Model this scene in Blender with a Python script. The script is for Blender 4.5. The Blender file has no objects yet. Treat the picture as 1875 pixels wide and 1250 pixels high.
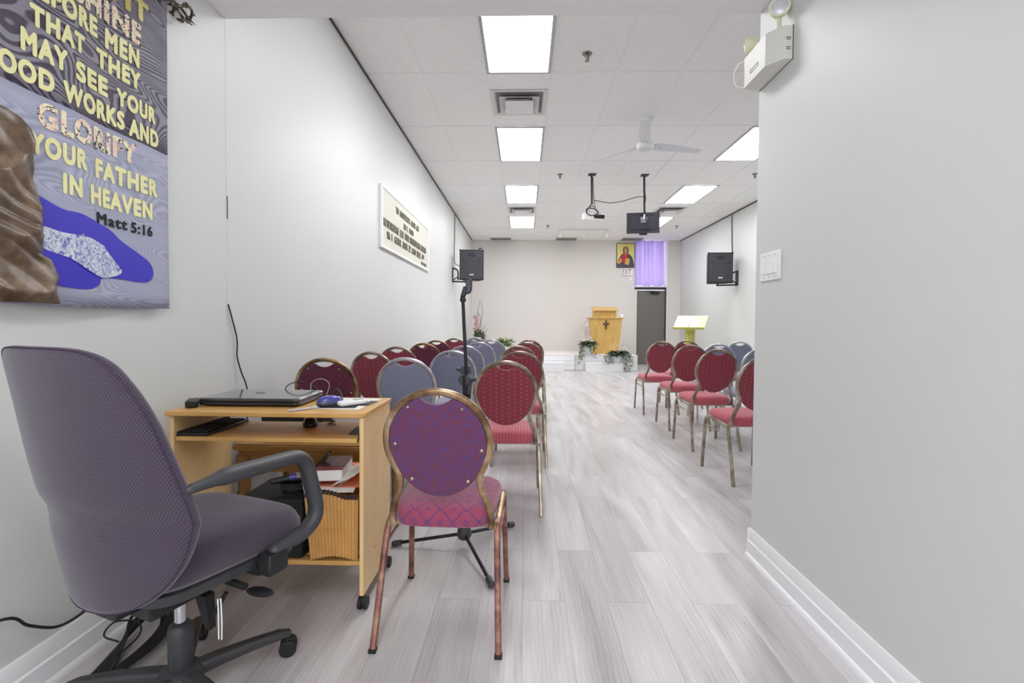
import bpy, bmesh, math, random
from mathutils import Vector, Matrix, Euler
random.seed(7)
PI = math.pi
SC = bpy.context.scene
COL = SC.collection

# ------------------------------------------------------------------ camera
CAM_H = 1.169
def add_camera():
    yaw, pitch, roll, f = .026, -.023, .007, 875.5
    cy, sy, cp, sp = math.cos(yaw), math.sin(yaw), math.cos(pitch), math.sin(pitch)
    fw = Vector((-sy*cp, cy*cp, sp)); r = Vector((cy, sy, 0)); u = r.cross(fw)
    r2 = r*math.cos(roll) + u*math.sin(roll); u2 = -r*math.sin(roll) + u*math.cos(roll)
    cd = bpy.data.cameras.new('camera'); co = bpy.data.objects.new('camera', cd); COL.objects.link(co)
    cd.sensor_fit = 'HORIZONTAL'; cd.sensor_width = 36.0; cd.lens = 36.0*f/1875.0
    cd.shift_y = -15.0/1875.0; cd.clip_start = .02; cd.clip_end = 100
    m = Matrix(((r2.x, u2.x, -fw.x, 0), (r2.y, u2.y, -fw.y, 0), (r2.z, u2.z, -fw.z, CAM_H), (0, 0, 0, 1)))
    co.matrix_world = m
    SC.camera = co
add_camera()

# ------------------------------------------------------------------ light and exposure
LAMP_MAIN = 6.6       # emission of the ceiling panels in the hall
LAMP_FILL = 3.1       # emission of the unseen fill panels added over the entrance
w = bpy.data.worlds.new('daylight'); SC.world = w; w.use_nodes = True
w.node_tree.nodes['Background'].inputs[0].default_value = (.95, .96, 1.0, 1)
w.node_tree.nodes['Background'].inputs[1].default_value = 1.25
vs = SC.view_settings
SC.display_settings.display_device = 'sRGB'
vs.view_transform = 'Standard'; vs.look = 'None'; vs.gamma = 1.0; vs.use_curve_mapping = False
vs.exposure = 1.70
try:
    SC.cycles.max_bounces = 12; SC.cycles.diffuse_bounces = 8; SC.cycles.use_denoising = True
    SC.cycles.sample_clamp_indirect = 6.0
except Exception: pass

# ------------------------------------------------------------------ node helpers / materials
def lin(c):
    return tuple(((v/255.)/12.92 if v/255. <= .04045 else ((v/255.+.055)/1.055)**2.4) for v in c) + (1.0,)
def newmat(name):
    m = bpy.data.materials.new(name); m.use_nodes = True
    nt = m.node_tree; b = nt.nodes['Principled BSDF']
    return m, nt, b
def mat(name, col, rough=.5, metal=0., spec=.5, emit=None, strength=0, trans=0, alpha=None, bump=0, bscale=200, coat=0):
    m, nt, b = newmat(name)
    b.inputs['Base Color'].default_value = lin(col); b.inputs['Roughness'].default_value = rough
    b.inputs['Metallic'].default_value = metal; b.inputs['Specular IOR Level'].default_value = spec
    b.inputs['Transmission Weight'].default_value = trans
    b.inputs['Coat Weight'].default_value = coat
    if emit:
        b.inputs['Emission Color'].default_value = lin(emit); b.inputs['Emission Strength'].default_value = strength
    if bump:
        tc = nt.nodes.new('ShaderNodeTexCoord'); n = nt.nodes.new('ShaderNodeTexNoise'); bp = nt.nodes.new('ShaderNodeBump')
        n.inputs['Scale'].default_value = bscale; bp.inputs['Strength'].default_value = bump; bp.inputs['Distance'].default_value = .002
        nt.links.new(tc.outputs['Object'], n.inputs['Vector']); nt.links.new(n.outputs['Fac'], bp.inputs['Height'])
        nt.links.new(bp.outputs[0], b.inputs['Normal'])
    return m
class NT:
    def __init__(s, nt): s.nt = nt; s.L = nt.links.new
    def n(s, t, **kw):
        o = s.nt.nodes.new(t)
        for k, v in kw.items(): setattr(o, k, v)
        return o
    def coord(s, kind='Object', scale=(1, 1, 1), rot=(0, 0, 0), loc=(0, 0, 0)):
        tc = s.n('ShaderNodeTexCoord'); mp = s.n('ShaderNodeMapping')
        mp.inputs['Scale'].default_value = scale; mp.inputs['Rotation'].default_value = rot; mp.inputs['Location'].default_value = loc
        s.L(tc.outputs[kind], mp.inputs['Vector']); return mp.outputs[0]
    def noise(s, vec, scale, detail=3, rough=.5, dist=0):
        o = s.n('ShaderNodeTexNoise'); o.inputs['Scale'].default_value = scale; o.inputs['Detail'].default_value = detail
        o.inputs['Roughness'].default_value = rough; o.inputs['Distortion'].default_value = dist
        s.L(vec, o.inputs['Vector']); return o.outputs['Fac']
    def ramp(s, fac, stops, interp='LINEAR'):
        o = s.n('ShaderNodeValToRGB'); e = o.color_ramp.elements; o.color_ramp.interpolation = interp
        while len(e) < len(stops): e.new(.5)
        for i, (p, c) in enumerate(stops):
            e[i].position = p; e[i].color = c if len(c) == 4 else lin(c)
        s.L(fac, o.inputs[0]); return o.outputs[0]
    def math(s, op, a, b=None, c=None):
        o = s.n('ShaderNodeMath', operation=op)
        for i, v in enumerate((a, b, c)):
            if v is None: continue
            if isinstance(v, (int, float)): o.inputs[i].default_value = v
            else: s.L(v, o.inputs[i])
        return o.outputs[0]
    def mix(s, fac, a, b, mode='MIX'):
        o = s.n('ShaderNodeMix', data_type='RGBA', blend_type=mode)
        for i, v in ((0, fac), (6, a), (7, b)):
            if isinstance(v, (int, float)): o.inputs[i].default_value = v
            elif isinstance(v, tuple): o.inputs[i].default_value = v if len(v) == 4 else lin(v)
            else: s.L(v, o.inputs[i])
        return o.outputs[2]
    def bump(s, h, strength=.3, dist=.002):
        o = s.n('ShaderNodeBump'); o.inputs['Strength'].default_value = strength; o.inputs['Distance'].default_value = dist
        s.L(h, o.inputs['Height']); return o.outputs[0]
    def sep(s, vec):
        o = s.n('ShaderNodeSeparateXYZ'); s.L(vec, o.inputs[0]); return o.outputs

def paint(name, col, rough=.42):
    m, nt, b = newmat(name); k = NT(nt)
    v = k.coord()
    n = k.noise(v, 1.3, 2); c = k.mix(n, tuple(int(x*.985) for x in col), col)
    k.L(c, b.inputs['Base Color']); b.inputs['Roughness'].default_value = rough
    k.L(k.bump(k.noise(v, 160, 3), .06, .001), b.inputs['Normal'])
    return m
def wood(name, c1, c2, stretch=(2, 30, 30), rough=.45, rings=0):
    m, nt, b = newmat(name); k = NT(nt)
    v = k.coord(scale=stretch)
    n = k.noise(v, 1.0, 5, .6, .6); n2 = k.noise(v, 3.3, 3, .6)
    f = k.math('ADD', k.math('MULTIPLY', n, .7), k.math('MULTIPLY', n2, .3))
    c = k.ramp(f, [(.3, c1), (.7, c2)])
    k.L(c, b.inputs['Base Color']); b.inputs['Roughness'].default_value = rough
    k.L(k.bump(n2, .08, .001), b.inputs['Normal'])
    return m
def dots_fabric(name, base, base2, dot, scale=(40, 40, 1), size=.12, rot=.785, rough=.9, weave=600, mixamt=.9):
    m, nt, b = newmat(name); k = NT(nt)
    uv = k.coord('UV', scale=scale, rot=(0, 0, rot))
    vo = k.n('ShaderNodeTexVoronoi', voronoi_dimensions='2D', feature='F1')
    vo.inputs['Scale'].default_value = 1; vo.inputs['Randomness'].default_value = .06
    k.L(uv, vo.inputs['Vector'])
    d = k.math('LESS_THAN', vo.outputs['Distance'], size)
    uvn = k.coord('UV')
    n = k.noise(uvn, weave, 2); c = k.mix(n, base, base2)
    c = k.mix(k.math('MULTIPLY', d, mixamt), c, dot)
    k.L(c, b.inputs['Base Color']); b.inputs['Roughness'].default_value = rough
    b.inputs['Sheen Weight'].default_value = .35; b.inputs['Sheen Roughness'].default_value = .5
    k.L(k.bump(n, .3, .001), b.inputs['Normal'])
    return m
def stagger_fabric(name, base, base2, dot, a, b_, r, strength=.85):
    m, nt, b = newmat(name); k = NT(nt)
    uv = k.coord('UV', scale=(1/a, 1/b_, 1)); s = k.sep(uv)
    s0 = k.math('ADD', s[0], 200); fx = k.math('FRACT', s0)
    fy = k.math('FRACT', k.math('ADD', k.math('ADD', s[1], 200), k.math('MULTIPLY', k.math('FLOOR', s0), .5)))
    dx = k.math('MULTIPLY', k.math('SUBTRACT', fx, .5), a); dy = k.math('MULTIPLY', k.math('SUBTRACT', fy, .5), b_)
    d = k.math('LESS_THAN', k.math('ADD', k.math('MULTIPLY', dx, dx), k.math('MULTIPLY', dy, dy)), r*r)
    n = k.noise(k.coord('UV'), 600, 2); c = k.mix(n, base, base2); c = k.mix(k.math('MULTIPLY', d, strength), c, dot)
    k.L(c, b.inputs['Base Color']); b.inputs['Roughness'].default_value = .9; b.inputs['Sheen Weight'].default_value = .3
    k.L(k.bump(n, .3, .001), b.inputs['Normal'])
    return m
def heather_fabric(name, cols, scale=500):
    m, nt, b = newmat(name); k = NT(nt)
    uv = k.coord('UV'); n = k.noise(uv, scale, 3, .7)
    c = k.ramp(n, [(.35, cols[0]), (.5, cols[1]), (.65, cols[2])])
    k.L(c, b.inputs['Base Color']); b.inputs['Roughness'].default_value = .92; b.inputs['Sheen Weight'].default_value = .3
    k.L(k.bump(n, .3, .001), b.inputs['Normal'])
    return m
def trellis_fabric(name, ca, cb, line, cell=.062, lw=.07, patchy=.5):
    """diamond trellis with a little motif in each lozenge and blotchy two-tone ground"""
    m, nt, b = newmat(name); k = NT(nt)
    uv = k.coord('UV', scale=(1/cell, 1/(cell*1.15), 1), rot=(0, 0, 0))
    s = k.sep(uv)
    a = k.math('FRACT', k.math('ADD', k.math('ADD', s[0], s[1]), 100)); c = k.math('FRACT', k.math('ADD', k.math('SUBTRACT', s[0], s[1]), 100))
    da = k.math('ABSOLUTE', k.math('SUBTRACT', a, .5)); dc = k.math('ABSOLUTE', k.math('SUBTRACT', c, .5))
    la = k.math('LESS_THAN', da, lw*.5); lc = k.math('LESS_THAN', dc, lw*.5)
    # knots where the lines cross, little rings in the lozenge centres
    knot = k.math('LESS_THAN', k.math('ADD', k.math('MULTIPLY', da, da), k.math('MULTIPLY', dc, dc)), .012)
    ea = k.math('SUBTRACT', .5, da); ec = k.math('SUBTRACT', .5, dc)
    rr = k.math('ADD', k.math('MULTIPLY', ea, ea), k.math('MULTIPLY', ec, ec))
    ring = k.math('MULTIPLY', k.math('LESS_THAN', rr, .022), k.math('GREATER_THAN', rr, .006))
    l = k.math('MAXIMUM', k.math('MAXIMUM', la, lc), k.math('MAXIMUM', knot, ring))
    uv2 = k.coord('UV')
    n = k.noise(uv2, 30, 3, .6); thr = k.noise(uv2, 900, 2)
    f = k.math('MULTIPLY', k.ramp(n, [(.4, (0, 0, 0)), (.62, (255, 255, 255))]), patchy)
    g = k.mix(f, ca, cb)
    g = k.mix(k.math('MULTIPLY', l, .78), g, line)
    g = k.mix(k.math('MULTIPLY', thr, .25), g, tuple(int(x*.6) for x in ca))
    k.L(g, b.inputs['Base Color']); b.inputs['Roughness'].default_value = .88; b.inputs['Sheen Weight'].default_value = .3
    k.L(k.bump(thr, .25, .001), b.inputs['Normal'])
    return m
def worn_metal(name, c1, c2, c3, rough=.38, scale=9, metal=.75):
    m, nt, b = newmat(name); k = NT(nt)
    v = k.coord(); n = k.noise(v, scale, 4, .65)
    c = k.ramp(n, [(.35, c1), (.52, c2), (.68, c3)])
    k.L(c, b.inputs['Base Color']); b.inputs['Metallic'].default_value = metal; b.inputs['Roughness'].default_value = rough
    return m
def wave_moire(name, c1, c2, lines=26, stretch=(1, 1.5, 5), lo=.42, hi=.58, rough=.6, mixn=.4):
    """wood-grain moire: contour lines of a stretched noise field"""
    m, nt, b = newmat(name); k = NT(nt)
    v = k.coord(scale=stretch)
    n = k.noise(v, 1.15, 1.2, .45, .35)
    z = k.sep(k.coord())[2]
    f = k.math('FRACT', k.math('ADD', k.math('MULTIPLY', n, lines), k.math('MULTIPLY', z, 26)))
    t = k.math('ABSOLUTE', k.math('SUBTRACT', f, .5))
    w2 = k.noise(k.coord(scale=(1, 2, 9)), 3.0, 2)
    t = k.math('ADD', t, k.math('MULTIPLY', k.math('SUBTRACT', w2, .5), mixn))
    c = k.ramp(t, [(lo*.5, c1), (hi*.5, c2)])
    k.L(c, b.inputs['Base Color']); b.inputs['Roughness'].default_value = rough
    return m

# ------------------------------------------------------------------ mesh builder
def frame_from(t, ref):
    t = t.normalized(); b = ref.cross(t)
    if b.length < 1e-5: b = Vector((1, 0, 0)).cross(t) if abs(t.x) < .9 else Vector((0, 1, 0)).cross(t)
    b.normalize(); n = t.cross(b).normalized()
    return b, n
class MB:
    def __init__(s): s.v = []; s.f = []; s.mi = []; s.cur = 0
    def mat(s, i): s.cur = i; return s
    def _add(s, vs, fs, M=None):
        o = len(s.v)
        for p in vs:
            p = Vector(p)
            s.v.append(M @ p if M else p)
        for f in fs: s.f.append(tuple(i+o for i in f)); s.mi.append(s.cur)
        return s
    def box(s, x0, x1, y0, y1, z0, z1, M=None):
        vs = [(x, y, z) for z in (z0, z1) for y in (y0, y1) for x in (x0, x1)]
        return s._add(vs, [(0, 2, 3, 1), (4, 5, 7, 6), (0, 1, 5, 4), (2, 6, 7, 3), (0, 4, 6, 2), (1, 3, 7, 5)], M)
    def cbox(s, c, d, M=None):
        return s.box(c[0]-d[0]/2, c[0]+d[0]/2, c[1]-d[1]/2, c[1]+d[1]/2, c[2]-d[2]/2, c[2]+d[2]/2, M)
    def prism(s, poly, h0, h1, M=None):
        """poly in local xy, extruded along local z"""
        n = len(poly); vs = [(x, y, h0) for x, y in poly] + [(x, y, h1) for x, y in poly]
        a = sum(poly[i][0]*poly[(i+1) % n][1]-poly[(i+1) % n][0]*poly[i][1] for i in range(n))
        fs = [tuple(range(n-1, -1, -1)), tuple(range(n, 2*n))] + [(i, (i+1) % n, n+(i+1) % n, n+i) for i in range(n)]
        if a < 0: fs = [tuple(reversed(f)) for f in fs]
        return s._add(vs, fs, M)
    def hexa(s, p): # 8 points, bottom 4 ccw then top 4
        return s._add(p, [(3, 2, 1, 0), (4, 5, 6, 7), (0, 1, 5, 4), (1, 2, 6, 5), (2, 3, 7, 6), (3, 0, 4, 7)])
    def tube(s, pts, r, n=10, closed=False, prof=None, scales=None, ref=None, caps=True):
        pts = [Vector(p) for p in pts]
        if prof is None: prof = [(r*math.cos(2*PI*i/n), r*math.sin(2*PI*i/n)) for i in range(n)]
        n = len(prof); N = len(pts); vs = []
        cur = Vector(ref) if ref is not None else None
        for i, p in enumerate(pts):
            if closed: t = pts[(i+1) % N]-pts[i-1]
            else: t = pts[min(i+1, N-1)]-pts[max(i-1, 0)]
            t.normalize()
            if cur is None:
                cur = Vector((0, 0, 1)) if abs(t.z) < .8 else Vector((0, 1, 0))
            b, nn = frame_from(t, cur)
            if ref is None: cur = nn
            k = scales[i] if scales else 1
            if not isinstance(k, tuple): k = (k, k)
            for a, c in prof: vs.append(p + b*a*k[0] + nn*c*k[1])
        fs = []
        for i in range(N if closed else N-1):
            j = (i+1) % N
            for q in range(n):
                r2 = (q+1) % n
                fs.append((i*n+q, i*n+r2, j*n+r2, j*n+q))
        if not closed and caps: fs += [tuple(range(n-1, -1, -1)), tuple((N-1)*n+q for q in range(n))]
        return s._add(vs, fs)
    def cyl(s, a, b, r, r2=None, n=16):
        r2 = r if r2 is None else r2
        return s.tube([a, b], 1, n, scales=[r, r2]) if False else s.tube([a, b], r, n, scales=[1, r2/r])
    def lathe(s, prof, n=24, M=None):
        vs = []; fs = []
        for r, z in prof:
            for i in range(n): vs.append((r*math.cos(2*PI*i/n), r*math.sin(2*PI*i/n), z))
        for k in range(len(prof)-1):
            for i in range(n):
                j = (i+1) % n; fs.append((k*n+i, k*n+j, (k+1)*n+j, (k+1)*n+i))
        fs.append(tuple(range(n-1, -1, -1))); fs.append(tuple((len(prof)-1)*n+i for i in range(n)))
        return s._add(vs, fs, M)
    def ball(s, c, r, n=12, m=8, M=None):
        if not isinstance(r, tuple): r = (r, r, r)
        vs = []; fs = []
        for k in range(1, m):
            a = PI*k/m
            for i in range(n): vs.append((c[0]+r[0]*math.sin(a)*math.cos(2*PI*i/n), c[1]+r[1]*math.sin(a)*math.sin(2*PI*i/n), c[2]+r[2]*math.cos(a)))
        vs += [(c[0], c[1], c[2]+r[2]), (c[0], c[1], c[2]-r[2])]
        T, B = len(vs)-2, len(vs)-1
        for i in range(n):
            j = (i+1) % n
            fs.append((T, i, j)); fs.append((B, (m-2)*n+j, (m-2)*n+i))
            for k in range(m-2): fs.append((k*n+i, (k+1)*n+i, (k+1)*n+j, k*n+j))
        return s._add(vs, fs, M)
    def rings(s, rings, cap0=True, cap1=True):
        n = len(rings[0]); vs = [p for r in rings for p in r]; fs = []
        for k in range(len(rings)-1):
            for i in range(n):
                j = (i+1) % n; fs.append((k*n+i, k*n+j, (k+1)*n+j, (k+1)*n+i))
        if cap0: fs.append(tuple(range(n-1, -1, -1)))
        if cap1: fs.append(tuple((len(rings)-1)*n+i for i in range(n)))
        return s._add(vs, fs)
    def sheet(s, fn, nu, nv):
        vs = [fn(i/nu, j/nv) for j in range(nv+1) for i in range(nu+1)]
        fs = [(j*(nu+1)+i, j*(nu+1)+i+1, (j+1)*(nu+1)+i+1, (j+1)*(nu+1)+i) for j in range(nv) for i in range(nu)]
        return s._add(vs, fs)
    def build(s, name, m, parent=None, bevel=0, seg=2, smooth=35, solid=0, M=None, fixn=False):
        me = bpy.data.meshes.new(name)
        me.from_pydata([tuple(M @ v) if M else tuple(v) for v in s.v], [], s.f)
        for mm in (m if isinstance(m, (list, tuple)) else [m]): me.materials.append(mm)
        me.polygons.foreach_set('material_index', s.mi)
        if fixn:
            bm = bmesh.new(); bm.from_mesh(me); bmesh.ops.recalc_face_normals(bm, faces=bm.faces); bm.to_mesh(me); bm.free()
        me.update(); box_uv(me)
        if smooth:
            me.polygons.foreach_set('use_smooth', [True]*len(me.polygons))
            me.set_sharp_from_angle(angle=math.radians(smooth))
        o = bpy.data.objects.new(name, me); COL.objects.link(o)
        if parent: o.parent = parent
        if bevel:
            b = o.modifiers.new('bevel', 'BEVEL'); b.width = bevel; b.segments = seg; b.limit_method = 'ANGLE'; b.angle_limit = math.radians(40)
        if solid:
            q = o.modifiers.new('solid', 'SOLIDIFY'); q.thickness = solid; q.offset = 0
        return o
def box_uv(me):
    uv = me.uv_layers.new(name='UVMap'); co = me.vertices
    for p in me.polygons:
        n = p.normal; a = (abs(n.x), abs(n.y), abs(n.z)); k = a.index(max(a))
        for li in p.loop_indices:
            c = co[me.loops[li].vertex_index].co
            uv.data[li].uv = ((c.y, c.z), (c.x, c.z), (c.x, c.y))[k]
def catmull(P, sub=6, closed=False):
    P = [Vector(p) for p in P]; N = len(P); out = []
    for i in range(N if closed else N-1):
        p0 = P[(i-1) % N] if closed or i > 0 else P[0]*2-P[1]
        p1, p2 = P[i], P[(i+1) % N]
        p3 = P[(i+2) % N] if closed or i+2 < N else P[-1]*2-P[-2]
        for k in range(sub):
            t = k/sub
            out.append(.5*((2*p1)+(-p0+p2)*t+(2*p0-5*p1+4*p2-p3)*t*t+(-p0+3*p1-3*p2+p3)*t**3))
    if not closed: out.append(P[-1])
    return out
def fillet(P, r, sub=5):
    """round the inner corners of a polyline"""
    P = [Vector(p) for p in P]; out = [P[0]]
    for i in range(1, len(P)-1):
        a, b, c = P[i-1], P[i], P[i+1]
        d1 = min(r, (a-b).length*.48); d2 = min(r, (c-b).length*.48)
        s0 = b+(a-b).normalized()*d1; s1 = b+(c-b).normalized()*d2
        for k in range(sub+1):
            t = k/sub; out.append(s0*(1-t)**2+b*2*t*(1-t)+s1*t*t)
    out.append(P[-1]); return out
def rrect(w, h, r, n=3):
    out = []
    for cx, cy, a0 in ((w/2-r, h/2-r, 0), (-w/2+r, h/2-r, 90), (-w/2+r, -h/2+r, 180), (w/2-r, -h/2+r, 270)):
        for k in range(n+1):
            a = math.radians(a0+90*k/n); out.append((cx+r*math.cos(a), cy+r*math.sin(a)))
    return out

# ------------------------------------------------------------------ scene-tree helpers
def tag(o, label=None, cat=None, group=None, kind=None):
    if label: o['label'] = label
    if cat: o['category'] = cat
    if group: o['group'] = group
    if kind: o['kind'] = kind
    return o
def thing(name, label, cat, loc=(0, 0, 0), rot=(0, 0, 0), group=None):
    o = bpy.data.objects.new(name, None); o.empty_display_size = .1; COL.objects.link(o)
    o.location = loc; o.rotation_euler = rot if isinstance(rot, tuple) else (0, 0, rot)
    return tag(o, label, cat, group)
def struct(name, mb, m, **kw):
    o = mb.build(name, m, **kw); o['kind'] = 'structure'; return o
def dup(root, loc, rot, label, scale=1.0):
    r = root.copy(); COL.objects.link(r); r.location = loc; r.rotation_euler = (0, 0, rot); r['label'] = label
    if scale != 1: r.scale = (scale,)*3
    for ch in root.children:
        c = ch.copy(); COL.objects.link(c); c.parent = r
        for g in ch.children:
            d = g.copy(); COL.objects.link(d); d.parent = c
    return r
def text_obj(name, s, m, M, w=None, h=None, depth=.002, bold=0, parent=None, space=1.0, smear=0):
    """flat raised lettering scaled to a width and a height; M maps text xy(z out) to the parent's space"""
    cu = bpy.data.curves.new(name, 'FONT'); cu.body = s; cu.size = 1; cu.extrude = .5; cu.offset = bold; cu.resolution_u = 6; cu.space_character = space
    tmp = bpy.data.objects.new(name, cu); COL.objects.link(tmp)
    dg = bpy.context.evaluated_depsgraph_get(); dg.update()
    me = bpy.data.meshes.new_from_object(tmp.evaluated_get(dg))
    bpy.data.objects.remove(tmp); bpy.data.curves.remove(cu)
    if smear:
        bm = bmesh.new(); bm.from_mesh(me); src = bm.verts[:]+bm.edges[:]+bm.faces[:]
        for q in range(8):
            g = bmesh.ops.duplicate(bm, geom=src)
            for v in g['geom']:
                if isinstance(v, bmesh.types.BMVert): v.co.x += smear*math.cos(q*PI/4); v.co.y += smear*math.sin(q*PI/4); v.co.z += .0004*q
        bm.to_mesh(me); bm.free()
    xs = [v.co.x for v in me.vertices]; ys = [v.co.y for v in me.vertices]
    x0, x1, y0, y1 = min(xs), max(xs), min(ys), max(ys)
    sx = (w/(x1-x0)) if w else h/(y1-y0); sy = (h/(y1-y0)) if h else sx
    for v in me.vertices:
        v.co = M @ Vector(((v.co.x-x0)*sx, (v.co.y-y0)*sy, (v.co.z+.5)*depth))
    me.materials.clear(); me.materials.append(m)
    box_uv(me)
    o = bpy.data.objects.new(name, me); COL.objects.link(o)
    if parent: o.parent = parent
    return o
def WL(x, y, z):   # frame on a left wall: text x -> +y, text y -> +z, out -> +x
    return Matrix(((0, 0, 1, x), (1, 0, 0, y), (0, 1, 0, z), (0, 0, 0, 1)))
def WF(x, y, z):   # frame on the far wall: text x -> +x, up -> +z, out -> -y
    return Matrix(((1, 0, 0, x), (0, 0, -1, y), (0, 1, 0, z), (0, 0, 0, 1)))

# ------------------------------------------------------------------ shared materials
M = {}
M['wall'] = paint('wall paint', (213, 215, 213), .46)
M['wall_far'] = paint('warm lit wall paint', (219, 215, 211), .45)  # wall colour warmed to paint in the glow of the track lights
M['soffit'] = paint('soffit paint', (238, 234, 236), .6)
M['trim'] = mat('white trim', (238, 238, 240), .35)
M['dark_gap'] = mat('dark gap', (70, 68, 66), .8)
M['white'] = mat('white plastic', (240, 240, 240), .4)
M['white_metal'] = mat('white enamel', (236, 236, 234), .35)
M['cream'] = mat('cream enamel', (226, 226, 206), .45)
M['black'] = mat('black plastic', (26, 26, 28), .45)
M['blackmat'] = mat('black matt', (20, 20, 22), .7)
M['rubber'] = mat('black rubber', (24, 24, 25), .6)
M['greyplastic'] = mat('dark grey plastic', (58, 59, 62), .42, bump=.25, bscale=500)
M['chrome'] = mat('chrome', (210, 212, 218), .18, 1)
M['steel'] = mat('steel', (150, 150, 152), .3, 1)
M['paper'] = mat('paper', (240, 239, 234), .8)

# ------------------------------------------------------------------ room shell
XL, XR, YF, ZC = -1.518, 4.387, 13.65, 3.51      # hall: left wall, right wall, far wall, ceiling
XN, YN, ZN, YB = 1.142, 2.405, 2.684, -2.6       # entrance: right wall, end of wall / soffit, soffit height, rear wall

def floor_material():
    m, nt, b = newmat('grey oak plank'); k = NT(nt)
    tc = k.n('ShaderNodeTexCoord'); s = k.sep(tc.outputs['Object'])
    cmb = k.n('ShaderNodeCombineXYZ'); k.L(s[1], cmb.inputs[0]); k.L(s[0], cmb.inputs[1])
    br = k.n('ShaderNodeTexBrick'); br.offset = .37; br.offset_frequency = 2
    br.inputs['Scale'].default_value = 1; br.inputs['Brick Width'].default_value = 1.22; br.inputs['Row Height'].default_value = .178
    br.inputs['Mortar Size'].default_value = .0012; br.inputs['Mortar Smooth'].default_value = .2; br.inputs['Bias'].default_value = 0
    br.inputs['Color1'].default_value = (0, 0, 0, 1); br.inputs['Color2'].default_value = (1, 1, 1, 1); br.inputs['Mortar'].default_value = (.5, .5, .5, 1)
    k.L(cmb.outputs[0], br.inputs['Vector'])
    rnd = br.outputs['Color']
    # shift the grain per plank
    off = k.n('ShaderNodeVectorMath', operation='MULTIPLY_ADD'); k.L(rnd, off.inputs[0]); off.inputs[1].default_value = (7.3, 3.1, 0); k.L(cmb.outputs[0], off.inputs[2])
    mp = k.n('ShaderNodeMapping'); mp.inputs['Scale'].default_value = (1.6, 26, 1); k.L(off.outputs[0], mp.inputs['Vector'])
    fine = k.n('ShaderNodeMapping'); fine.inputs['Scale'].default_value = (5, 170, 1); k.L(off.outputs[0], fine.inputs['Vector'])
    broad = k.n('ShaderNodeMapping'); broad.inputs['Scale'].default_value = (.8, 6, 1); k.L(off.outputs[0], broad.inputs['Vector'])
    g1 = k.noise(mp.outputs[0], 1, 4, .6, 1.2); g2 = k.noise(fine.outputs[0], 1, 3, .6, .3); g3 = k.noise(broad.outputs[0], 1, 2, .5, .8)
    wv = k.n('ShaderNodeTexWave', wave_type='BANDS', bands_direction='Y'); wv.inputs['Scale'].default_value = 8; wv.inputs['Distortion'].default_value = 7; wv.inputs['Detail'].default_value = 2; wv.inputs['Detail Scale'].default_value = .6
    wm = k.n('ShaderNodeMapping'); wm.inputs['Scale'].default_value = (.9, 2.2, 1); k.L(off.outputs[0], wm.inputs['Vector']); k.L(wm.outputs[0], wv.inputs['Vector'])
    f = k.math('ADD', k.math('MULTIPLY', g3, .58), k.math('ADD', k.math('MULTIPLY', g1, .18), k.math('ADD', k.math('MULTIPLY', g2, .20), k.math('MULTIPLY', wv.outputs['Fac'], .04))))
    c = k.ramp(f, [(.32, (160, 155, 153)), (.46, (186, 182, 182)), (.58, (201, 198, 200)), (.72, (216, 214, 217))])
    c = k.mix(k.math('MULTIPLY', k.sep(rnd)[0], .10), c, (158, 152, 150))
    c = k.mix(k.math('MULTIPLY', br.outputs['Fac'], .55), c, (120, 115, 112))
    k.L(c, b.inputs['Base Color']); b.inputs['Roughness'].default_value = .32; b.inputs['Specular IOR Level'].default_value = .45
    k.L(k.bump(k.math('ADD', g2, k.math('MULTIPLY', br.outputs['Fac'], -2)), .12, .001), b.inputs['Normal'])
    return m
struct('floor', MB().box(XL-.12, XR+.12, YB-.12, YF+.3, -.06, 0), floor_material(), smooth=0)

struct('wall_left', MB().box(XL-.12, XL, YB-.12, YF+.12, 0, ZC+.25), M['wall'], smooth=0)
struct('wall_right', MB().box(XR, XR+.12, YN-.15, YF+.12, 0, ZC+.25), M['wall'], smooth=0)
struct('wall_near_right', MB().box(XN, XN+.15, YB-.12, YN, 0, ZC+.25), M['wall'], bevel=.004)
struct('wall_front', MB().box(XN+.15, XR, YN-.15, YN, 0, ZC+.25), M['wall'], smooth=0)
wb = MB(); wb.box(XL, -1.42, YB-.12, YB, 0, ZN); wb.box(1.05, XN, YB-.12, YB, 0, ZN); wb.box(-1.42, 1.05, YB-.12, YB, 0, .15); wb.box(-1.42, 1.05, YB-.12, YB, 2.58, ZN)
struct('wall_back', wb, M['wall'], smooth=0)
# unseen glazed front added behind the photographer as fill light for the entrance
gw = MB()
for x in (-1.42, -.21, 1.01): gw.box(x, x+.04, YB-.09, YB-.03, .15, 2.58)
for z in (.15, 2.54): gw.box(-1.38, 1.01, YB-.09, YB-.03, z, z+.04)
struct('fill_window', gw, M['trim'], bevel=.003)
gt, gnt, gb = newmat('clear pane'); gk = NT(gnt)
tp = gk.n('ShaderNodeBsdfTransparent'); gl_ = gk.n('ShaderNodeBsdfGlossy'); gl_.inputs['Roughness'].default_value = .02; gx = gk.n('ShaderNodeMixShader'); gx.inputs[0].default_value = .06
gk.L(tp.outputs[0], gx.inputs[1]); gk.L(gl_.outputs[0], gx.inputs[2]); gk.L(gx.outputs[0], gnt.nodes['Material Output'].inputs['Surface'])
MB().box(-1.40, 1.03, YB-.063, YB-.057, .17, 2.56).build('pane', gt, bpy.data.objects['fill_window'], smooth=0)
# far wall with the door and the transom window above it
DX0, DX1, DZ = 3.107, 4.0, 2.20
fw_ = MB(); fw_.box(XL, DX0, YF, YF+.12, 0, ZC+.25); fw_.box(DX1, XR, YF, YF+.12, 0, ZC+.25); fw_.box(DX0, DX1, YF, YF+.12, ZC-.01, ZC+.25)
struct('wall_far', fw_, M['wall_far'], smooth=0)
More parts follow.
